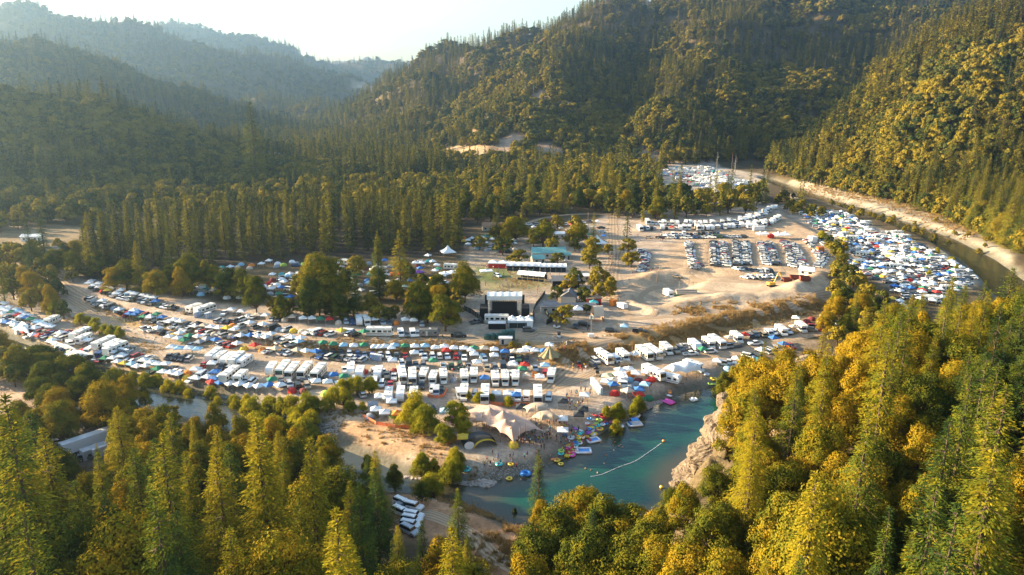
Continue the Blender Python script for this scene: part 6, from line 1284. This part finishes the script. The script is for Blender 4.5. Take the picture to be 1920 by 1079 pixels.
def crag(seed, cells=26):
    bm = bmesh.new(); bmesh.ops.create_icosphere(bm, subdivisions=5, radius=1); g = np.random.default_rng(seed)
    C_ = np.array([v.co[:] for v in bm.verts]); ax = g.normal(size=(cells, 3)); ax /= np.linalg.norm(ax, axis=1)[:, None]; of = g.uniform(.62, .95, cells)
    for a_, o_ in zip(ax, of): d = C_ @ a_; k = d > o_; C_[k] -= a_ * ((d[k] - o_) * .9)[:, None]
    s_ = C_ * 1.0; rr = np.abs(fbm(s_[:, 0] * 3 + 9 * seed, s_[:, 1] * 3 + s_[:, 2] * 4, .9, 5)) * .22 + fbm(s_[:, 2] * 9, s_[:, 0] + seed, .8, 2) * .03; C_ *= (1 - rr)[:, None]
    for v, c in zip(bm.verts, C_): v.co = c
    me = bpy.data.meshes.new('crag'); bm.to_mesh(me); bm.free(); me.materials.append(M_CLIFF); return me
CG = [crag(s) for s in range(3)]
cr_ = 0; crs = []
for _ in range(4000):
    y = rnd.uniform(155, 213); x = rnd.uniform(34, 85); dpp = float(sdist(np.array([x]), np.array([y]), POOL)[0])
    if not .5 < dpp < 21 or y > 213 or x < np.interp(y, [150, 165, 190, 215, 235], [30, 38, 40, 50, 60]) or not all((x - a) ** 2 + (y - b_) ** 2 > 4 for a, b_ in crs): continue
    crs.append((x, y)); cr_ += 1; s_ = rnd.uniform(2.2, 4.2); x_, y_ = x, y
    o = link('rock_outcrop', CG[cr_ % 3], None, (x, y, hz(x, y) - s_ * .35), 0, (s_, s_ * rnd.uniform(.8, 1.2), s_ * rnd.uniform(.7, 1.1)), (rnd.uniform(-.3, .3), rnd.uniform(-.3, .3), rnd.random() * 6)); reg(o, 'orange brown fractured', 'rock outcrop', 'of the cliff beside the pool', x, y, 'rock outcrop', 'rock outcrops of the cliff')
    if cr_ > 280: break
print('CRAGS', cr_, flush=True)
# dry grass
def tuft():
    g = np.random.default_rng(5); V = []; Fc = []
    for i in range(26):
        a_ = g.random() * 6.28; r_ = g.random() * .5; x, y = r_ * math.cos(a_), r_ * math.sin(a_); h_ = g.uniform(.5, 1.1); o_ = len(V); b_ = g.random() * 6.28
        V += [(x - .06 * math.cos(b_), y - .06 * math.sin(b_), 0), (x + .06 * math.cos(b_), y + .06 * math.sin(b_), 0), (x + g.normal(0, .2), y + g.normal(0, .2), h_)]; Fc.append((o_, o_ + 1, o_ + 2))
    return fast_mesh('tuft', V, Fc, [M_STRAW])
M_STRAW = leaf_mat('dry_straw', [(.20,.12,.05), (.36,.23,.09), (.42,.29,.13)], .3)
TF = [tuft()]
def grass(line, wd, n_, s=(.6, 1.3), z0=2):
    q = [gp(a_, b_)[:2] for a_, b_ in line]; out = []
    for _ in range(n_):
        t = rnd.random() * (len(q) - 1); k = int(t); f = t - k; x = q[k][0] * (1 - f) + q[k + 1][0] * f + rnd.gauss(0, wd); y = q[k][1] * (1 - f) + q[k + 1][1] * f + rnd.gauss(0, wd)
        if float(vn(np.array([x / 4]), np.array([y / 4]))[0]) > -.12: out.append((x, y, hz(x, y) - .05, (rnd.uniform(*s),) * 3, rnd.random() * 6, 0))
    return out
pts = grass([(1060,668),(1130,655),(1220,638),(1320,615),(1420,594),(1540,568)], 3.2, 5200) + grass([(1140,640),(1250,618),(1380,588),(1500,565)], 2, 1500) + grass([(180,575),(260,598),(420,629),(600,651),(800,649),(1000,652)], 1.4, 2600, (.4, .9)) + grass([(860,925),(920,960),(960,1000),(960,1060)], 4, 1500) + grass([(600,640),(800,648),(980,652)], 2.5, 900, (.4, .8)) + grass([(1270,592),(1330,577),(1420,573)], 2.2, 900)
pts += grass([(1500,360),(1700,385),(1850,445)], 9, 2500, (.8, 1.6)) + grass([(560,780),(700,790),(860,850)], 4, 900, (.4, .9)) + grass([(100,580),(200,630),(300,660)], 2.0, 700, (.4, .9)) + grass([(900,515),(1000,530),(960,548)], 5, 900, (.3, .6))
gn_scatter('dry_grass', pts, TF, 'tawny dry grass covering the long bank and verges', 'dry grass')

# ---------------------------------------------------------------- people
M_SKIN = [mat('fair_skin', (.50,.28,.18), .6, noise=0), mat('brown_skin', (.26,.13,.08), .6, noise=0)]; M_HAIR = mat('brown_hair', (.06,.035,.02), .8, noise=0)  # two even skin tones, fair and brown
TOPS = {'white': (.7,.69,.66), 'black': (.02,.02,.022), 'blue': (.05,.14,.34), 'red': (.42,.04,.03), 'teal': (.05,.30,.30), 'pink': (.60,.22,.30), 'yellow': (.6,.42,.06), 'grey': (.25,.26,.27)}
TOPM = {k: mat(k + '_shirt_cloth', c, .85, noise=0) for k, c in TOPS.items()}; M_SHORT = mat('dark_shorts_cloth', (.03,.035,.06), .85, noise=0)
def body(pose):
    """a continuous skinned figure 1.75 m tall, facing +x"""
    hipz = .95; J = {'pel': (0, 0, hipz, .115), 'spn': (0, 0, 1.18, .12), 'chs': (.0, 0, 1.36, .145), 'nck': (.01, 0, 1.50, .055), 'hd0': (.02, 0, 1.60, .085), 'hd1': (.02, 0, 1.70, .075)}
    E = [('pel', 'spn'), ('spn', 'chs'), ('chs', 'nck'), ('nck', 'hd0'), ('hd0', 'hd1')]
    for s, S_ in ((1, 'L'), (-1, 'R')):
        J['sh' + S_] = (0, .18 * s, 1.42, .055); J['hp' + S_] = (0, .10 * s, .90, .088)
        if pose == 'walk': k, a, e, h = (.14 * s, .10 * s, .50), (.30 * s - .02, .10 * s, .08 + .05 * (s < 0)), (-.12 * s, .24 * s, 1.14), (-.10 * s + .12, .24 * s, .92)
        elif pose == 'arms': k, a, e, h = (.03, .12 * s, .50), (0, .14 * s, .07), (.08, .34 * s, 1.58), (.14, .26 * s, 1.84)
        elif pose == 'sit': k, a, e, h = (.42, .12 * s, .90), (.46, .12 * s, .50), (.08, .24 * s, 1.14), (.28, .18 * s, 1.0)
        else: k, a, e, h = (.02, .11 * s, .50), (-.01, .12 * s, .07), (-.03, .25 * s, 1.14), (.06, .25 * s, .90)
        J['kn' + S_] = (*k, .058); J['an' + S_] = (*a, .04); J['ft' + S_] = (a[0] + .17, a[1], a[2] - .04, .036); J['el' + S_] = (*e, .038); J['wr' + S_] = (*h, .026)
        d = Vector(h) - Vector(e); d.normalize(); side = Vector((1, 0, 0)) - d * d.x; side.normalize()
        J['pm' + S_] = (*(Vector(h) + d * .07), .030)
        E += [('chs', 'sh' + S_), ('sh' + S_, 'el' + S_), ('el' + S_, 'wr' + S_), ('wr' + S_, 'pm' + S_), ('pel', 'hp' + S_), ('hp' + S_, 'kn' + S_), ('kn' + S_, 'an' + S_), ('an' + S_, 'ft' + S_)]
        for q in range(4): J[f'f{q}' + S_] = (*(Vector(h) + d * (.15 + .01 * (q in (1, 2))) + side * (.024 * (q - 1.5))), .0085); E.append(('pm' + S_, f'f{q}' + S_))
        J['th' + S_] = (*(Vector(h) + d * .09 + side * .06), .0095); E.append(('wr' + S_, 'th' + S_))
    names = list(J); me = bpy.data.meshes.new('sk'); me.from_pydata([J[k][:3] for k in names], [(names.index(a), names.index(b_)) for a, b_ in E], [])
    ob = bpy.data.objects.new('sk', me); COL.objects.link(ob); md = ob.modifiers.new('s', 'SKIN')
    for i, k in enumerate(names): me.skin_vertices[0].data[i].radius = (J[k][3],) * 2; me.skin_vertices[0].data[i].use_root = (k == 'pel')
    md2 = ob.modifiers.new('u', 'SUBSURF'); md2.levels = 1; md2.render_levels = 1
    dg = bpy.context.evaluated_depsgraph_get(); out = bpy.data.meshes.new_from_object(ob.evaluated_get(dg)); bpy.data.objects.remove(ob)
    out.name = 'person ' + pose; out.materials.clear()
    for m in (TOPM['white'], M_SKIN[0], M_SHORT, M_HAIR): out.materials.append(m)
    out.polygons.foreach_set('use_smooth', [True] * len(out.polygons))
    for p in out.polygons:
        c = p.center; arm = abs(c.y) > .20
        if c.z > 1.66 or (c.z > 1.56 and c.x < -.02): m = 3
        elif c.z > 1.49 and not arm: m = 1
        elif arm and pose == 'arms' and c.z > 1.5: m = 1
        elif arm and c.z < 1.28: m = 1
        elif c.z > 1.0: m = 0
        elif c.z > (.62 if pose != 'sit' else .82): m = 2
        else: m = 1
        p.material_index = m
    return out
BODY = {k: body(k) for k in ('stand', 'walk', 'arms', 'sit')}
def person(x, y, place, pose=None, rz=None, z=None, look=None, top=None):
    pose = pose or rnd.choice(['stand', 'stand', 'walk', 'arms']); top = top or rnd.choice(list(TOPS)); z = hz(x, y) if z is None else z
    o = link('person', BODY[pose], None, (x, y, z), rnd.random() * 6.28 if rz is None else rz, rnd.uniform(.95, 1.05))
    o.material_slots[0].link = 'OBJECT'; o.material_slots[0].material = TOPM[top] if place[:8] != 'swimming' else M_SKIN[0]
    if rnd.random() < .25: o.material_slots[1].link = 'OBJECT'; o.material_slots[1].material = M_SKIN[1]
    act = {'stand': 'standing', 'walk': 'walking', 'arms': 'raising both arms', 'sit': 'sitting'}[pose]
    if place[:8] == 'swimming': reg(o, 'bare shouldered', 'person', place, x, y, 'person', 'people in the water')
    else: reg(o, '', 'person', f'in {top} {act} {place}', x, y, 'person', 'people at the festival')
def people(place, poly, n_, z0=0, gap=.7, pose=None):
    q = W(poly, z0); xs, ys = zip(*q); got = []; t_ = 0
    while len(got) < n_ and t_ < n_ * 60:
        t_ += 1; x = rnd.uniform(min(xs), max(xs)); y = rnd.uniform(min(ys), max(ys))
        if not bool(inpoly(np.array([x]), np.array([y]), q)[0]) or hz(x, y) < -2.6 or any(abs(x - a) + abs(y - b_) < gap for a, b_ in got): continue
        got.append((x, y)); person(x, y, place, pose)
people('under the largest tent', [(895,808),(930,812),(962,838),(1000,838),(1040,825),(1010,800),(960,815),(920,800)], 62)
people('right of the largest tent', [(985,838),(1020,842),(1045,828),(1040,805),(1018,812)], 24); people('on the beach', [(930,848),(1040,840),(1050,862),(980,880),(900,870)], 20); people('by the floats', [(1045,815),(1080,800),(1110,800),(1085,835),(1050,850)], 30)
people('on the path above the beach', [(1060,745),(1090,725),(1110,735),(1105,755),(1070,780)], 34); people('by the small canopies', [(1045,790),(1075,800),(1070,815),(1050,810)], 14); people('at the beach bar', [(1010,785),(1045,790),(1050,800),(1020,798)], 10)
people('at the camp junction', [(1060,690),(1090,680),(1110,690),(1085,705)], 10); people('by the ochre tent', [(1045,668),(1060,660),(1066,672),(1050,680)], 8); people('before the festival stage', [(905,545),(1010,545),(1010,560),(985,560),(900,556)], 16, 0)
people('in the vendor street', [(890,500),(920,505),(1040,520),(1060,525),(1060,530),(900,520)], 36, 2); people('by the dark grove', [(790,505),(840,500),(880,495),(850,510),(800,515)], 26, 2); people('on the main entrance road', [(1140,480),(1165,478),(1160,510),(1145,520)], 22, 3); people('by the shaded oaks', [(1170,520),(1240,518),(1260,510),(1200,505)], 22, 3)
people('on the sandy lot', [(1195,445),(1260,445),(1250,460),(1200,455)], 14, 3); people('by the festival sheds', [(1040,615),(1100,610),(1180,620),(1100,625)], 8, 3); people('between the camp rows', [(300,640),(1000,700),(1000,735),(600,720),(300,690)], 24, 0)
for a, b_ in [(1137,855),(1147,832),(1153,830),(1160,838),(1168,840),(1151,845),(1133,870),(1098,880),(1108,883),(1120,888),(1164,835),(1245,828),(1127,832),(1150,838)]:
    x, y = wp(a, b_, -3); person(x, y, 'swimming in the pool', 'stand', z=-3 - 1.25 * 1)
# ---------------------------------------------------------------- floats, boats and buoys
def torus(R_, r_, k=18, m=8, col=0):
    return MB().grid(lambda u, v: ((R_ + r_ * math.cos(2 * math.pi * v)) * math.cos(2 * math.pi * u), (R_ + r_ * math.cos(2 * math.pi * v)) * math.sin(2 * math.pi * u), r_ + r_ * math.sin(2 * math.pi * v)), k, m, col)
VIN = {k: mat(k + '_vinyl', c, .25, noise=0, spec=.6) for k, c in {'pink': (.80,.08,.40), 'white': (.80,.80,.80), 'blue': (.05,.25,.62), 'teal': (.06,.48,.50), 'yellow': (.80,.55,.04), 'red': (.62,.05,.05), 'orange': (.80,.28,.06), 'lime': (.45,.65,.10), 'purple': (.30,.08,.45)}.items()}
RING = {k: torus(.55, .22).mesh('ring ' + k, [m], True, False) for k, m in VIN.items()}
def mattress_mb():
    m = MB()
    for k in range(5): m.cyl((-.9, -.36 + k * .18, .12), (.9, -.36 + k * .18, .12), .11, 8)
    return m.cyl((.8, -.42, .26), (.8, .42, .26), .14, 8)
MATT = {k: mattress_mb().mesh('mattress ' + k, [m], True) for k, m in VIN.items()}
def lounge_mb():
    m = torus(.75, .26); m.cyl((-.75, -.5, .45), (-.75, .5, .45), .3, 8); m.fr(.1, 0, .08, .2, 1.2, .9); return m
LNG = {k: lounge_mb().mesh('lounge ' + k, [m], True) for k, m in VIN.items()}
def floaty(x, y, place, z=None, s=.9, col=None, kind=None):
    kind = kind or rnd.choice(['ring', 'mattress', 'lounge', 'ring']); col = col or rnd.choice(list(VIN)); me = {'ring': RING, 'mattress': MATT, 'lounge': LNG}[kind][col]
    z = max(hz(x, y), -3.03) if z is None else z; o = link({'ring': 'swim_ring', 'mattress': 'air_mattress', 'lounge': 'pool_lounger'}[kind], me, None, (x, y, z + .02), rnd.random() * 6.28, s * rnd.uniform(.9, 1.3)); reg(o, col, {'ring': 'swim ring', 'mattress': 'air mattress', 'lounge': 'pool lounger'}[kind], place, x, y, {'ring': 'swim ring', 'mattress': 'air mattress', 'lounge': 'pool lounger'}[kind], 'pool floats')
for _ in range(66):
    t = rnd.random(); a = 1048 + 88 * t + rnd.gauss(0, 7); b_ = 862 - 82 * t + rnd.gauss(0, 9); x, y, z = gp(a, b_); floaty(x, y, 'at the water edge beside the beach')
for a, b_, c, k in [(936,873,'teal','ring'),(958,873,'yellow','ring'),(875,883,'teal','lounge'),(1063,855,'yellow','mattress'),(1130,798,'white','ring'),(1155,800,'white','ring'),(1162,805,'white','lounge'),(1201,759,'white','mattress'),(1254,743,'white','mattress'),(1192,782,'white','lounge'),(1339,713,'yellow','lounge'),(1335,722,'lime','mattress'),(1256,737,'orange','mattress'),(1325,704,'white','ring'),(985,894,'blue','lounge'),(955,903,'yellow','ring')]:
    x, y, z = gp(a, b_); floaty(x, y, 'near the pool', None, 1.15, c, k)
def platform(label, px, py, cols, l_, w_, rz, canopy=False):
    x, y = wp(px, py, -3); o = thing('party_float', label, 'party float', x, y, -3.05, rz); b_ = MB()
    for s in (-1, 1): b_.cyl((-l_ / 2, s * w_ / 2, .28), (l_ / 2, s * w_ / 2, .28), .3, 10)
    for s in (-1, 1): b_.cyl((s * l_ / 2, -w_ / 2, .28), (s * l_ / 2, w_ / 2, .28), .3, 10)
    part(o, 'rim', b_, [VIN[cols[0]]], True); part(o, 'floor', MB().fr(0, 0, .1, .3, l_ - .2, w_ - .2), [VIN[cols[1]]]); part(o, 'seat', MB().cyl((-l_ / 2 + .5, -w_ / 2 + .3, .6), (-l_ / 2 + .5, w_ / 2 - .3, .6), .28, 10), [VIN[cols[2]]], True)
    if canopy:
        part(o, 'shade', MB().grid(lambda u, v: (-.2 + (u - .5) * 2.2, (v - .5) * 2.2, 1.7 + .35 * math.sin(math.pi * v)), 6, 6), [VIN['blue']], recalc=False)
        for s in (-1, 1):
            for t in (-1, 1): part(o, 'post', MB().cyl((-.2 + s * 1.0, t * 1.0, .3), (-.2 + s * 1.0, t * 1.0, 1.75), .04, 5), [M_STEEL])
platform('long pink party float moored by the shingle', 1248, 753, ('pink', 'pink', 'white'), 5.6, 2.2, -.9); platform('white party float with a blue shade on the open pool', 1190, 797, ('white', 'white', 'blue'), 3.8, 2.4, .2, True); platform('white and blue party float beached among the swimmers', 1093, 847, ('white', 'blue', 'white'), 4.0, 2.6, .0, False)
platform('blue and white party float among the beach floats', 1112, 827, ('white', 'blue', 'red'), 3.4, 2.4, .4, False); platform('small white swim platform alone on the far water', 1301, 751, ('white', 'white', 'white'), 1.8, 1.6, .3)
x, y = wp(1240, 916, -3); single('buoy', 'yellow round buoy near the foot of the cliff', 'buoy', torus(.01, .45, 12, 10), [VIN['yellow']], x, y, -3.15, smooth=True, recalc=False)
x, y = wp(1244, 829, -3); single('buoy', 'orange round buoy at the far end of the swim line', 'buoy', torus(.01, .4, 12, 10), [VIN['orange']], x, y, -3.15, smooth=True, recalc=False)
q = smooth_line([wp(a, b_, -3) for a, b_ in [(1108,895),(1130,890),(1160,877),(1190,866),(1215,850),(1240,832)]], 10); m = MB(); x0, y0 = q[0]
for i in range(len(q) - 1):
    a, b_ = q[i], q[i + 1]; m.cyl((a[0] - x0, a[1] - y0, .04), (b_[0] - x0, b_[1] - y0, .04), .04, 4); m.cyl((a[0] - x0 - .14, a[1] - y0, .05), (a[0] - x0 + .14, a[1] - y0, .05), .07, 6)
single('swim_line', 'thin white line of small floats across the pool', 'swim line', m, [VIN['white']], x0, y0, -3)

# ---------------------------------------------------------------- the hazy evening air
bm = bmesh.new(); bmesh.ops.create_cube(bm, size=1.0); me = bpy.data.meshes.new('haze'); bm.to_mesh(me); bm.free()
hm = bpy.data.materials.new('hazy_air'); hm.use_nodes = True; n = hm.node_tree.nodes; n.clear()
pv = n.new('ShaderNodeVolumePrincipled'); pv.inputs['Color'].default_value = (.48, .74, 1.0, 1); pv.inputs['Density'].default_value = 1.2e-4; pv.inputs['Anisotropy'].default_value = .78
mo = n.new('ShaderNodeOutputMaterial'); hm.node_tree.links.new(pv.outputs[0], mo.inputs['Volume']); me.materials.append(hm)
hb = link('haze', me, None, (0, 3900, 290), 0, (22000, 8400, 640)); hb['kind'] = 'stuff'; hb['label'] = 'pale blue evening haze filling the valley'; hb['category'] = 'haze'

# ---------------------------------------------------------------- labels that single each thing out
ORD = ['first','second','third','fourth','fifth','sixth','seventh','eighth','ninth','tenth','eleventh','twelfth','thirteenth','fourteenth','fifteenth','sixteenth','seventeenth','eighteenth','nineteenth']
TENS = ['twentieth','thirtieth','fortieth','fiftieth','sixtieth','seventieth','eightieth','ninetieth']; TW = ['twenty','thirty','forty','fifty','sixty','seventy','eighty','ninety']
def ordinal(k):
    if k < 19: return ORD[k]
    k += 1
    if k >= 100: return 'hundred and ' + ordinal(k - 101) if k > 100 else 'hundredth'
    return TENS[k // 10 - 2] if k % 10 == 0 else TW[k // 10 - 2] + '-' + ORD[k % 10 - 1]
by = {}
for r_ in REG: by.setdefault((r_[1], r_[2], r_[3]), []).append(r_)
for (look, noun, place), L_ in by.items():
    L_.sort(key=lambda r_: r_[4][0])
    for k, (o, *_q, group) in enumerate(L_):
        if group: o['group'] = group
        if len(L_) == 1: o['label'] = f'{look} {noun} {place}'.strip()
        elif len(L_) == 2: o['label'] = f'{("left", "right")[k]} of the two {look} {noun}s {place}'.replace('bushs', 'bushes')
        else:
            a_ = f'{look} {noun} {place}, '.lstrip(); b_ = ordinal(k) + (' such' if len((a_ + ordinal(k)).split()) <= 12 else '') + ' from the left'
            o['label'] = a_ + b_
        o['label'] = ' '.join(o['label'].split())
        if len(o['label'].split()) > 16: o['label'] = o['label'].replace(' such from', ' from')
        if len(o['label'].split()) > 16: o['label'] = o['label'].replace('portable toilet', 'toilet').replace('over-cab ', '').replace('orange brown fractured', 'orange brown')
        if len(o['label'].split()) > 16: o['label'] = o['label'].replace(' from the left', ' from left')
        if len(o['label'].split()) > 16: o['label'] = o['label'].replace('in the line behind', 'behind').replace('yellow green ', '').replace('along the north side of', 'north of')
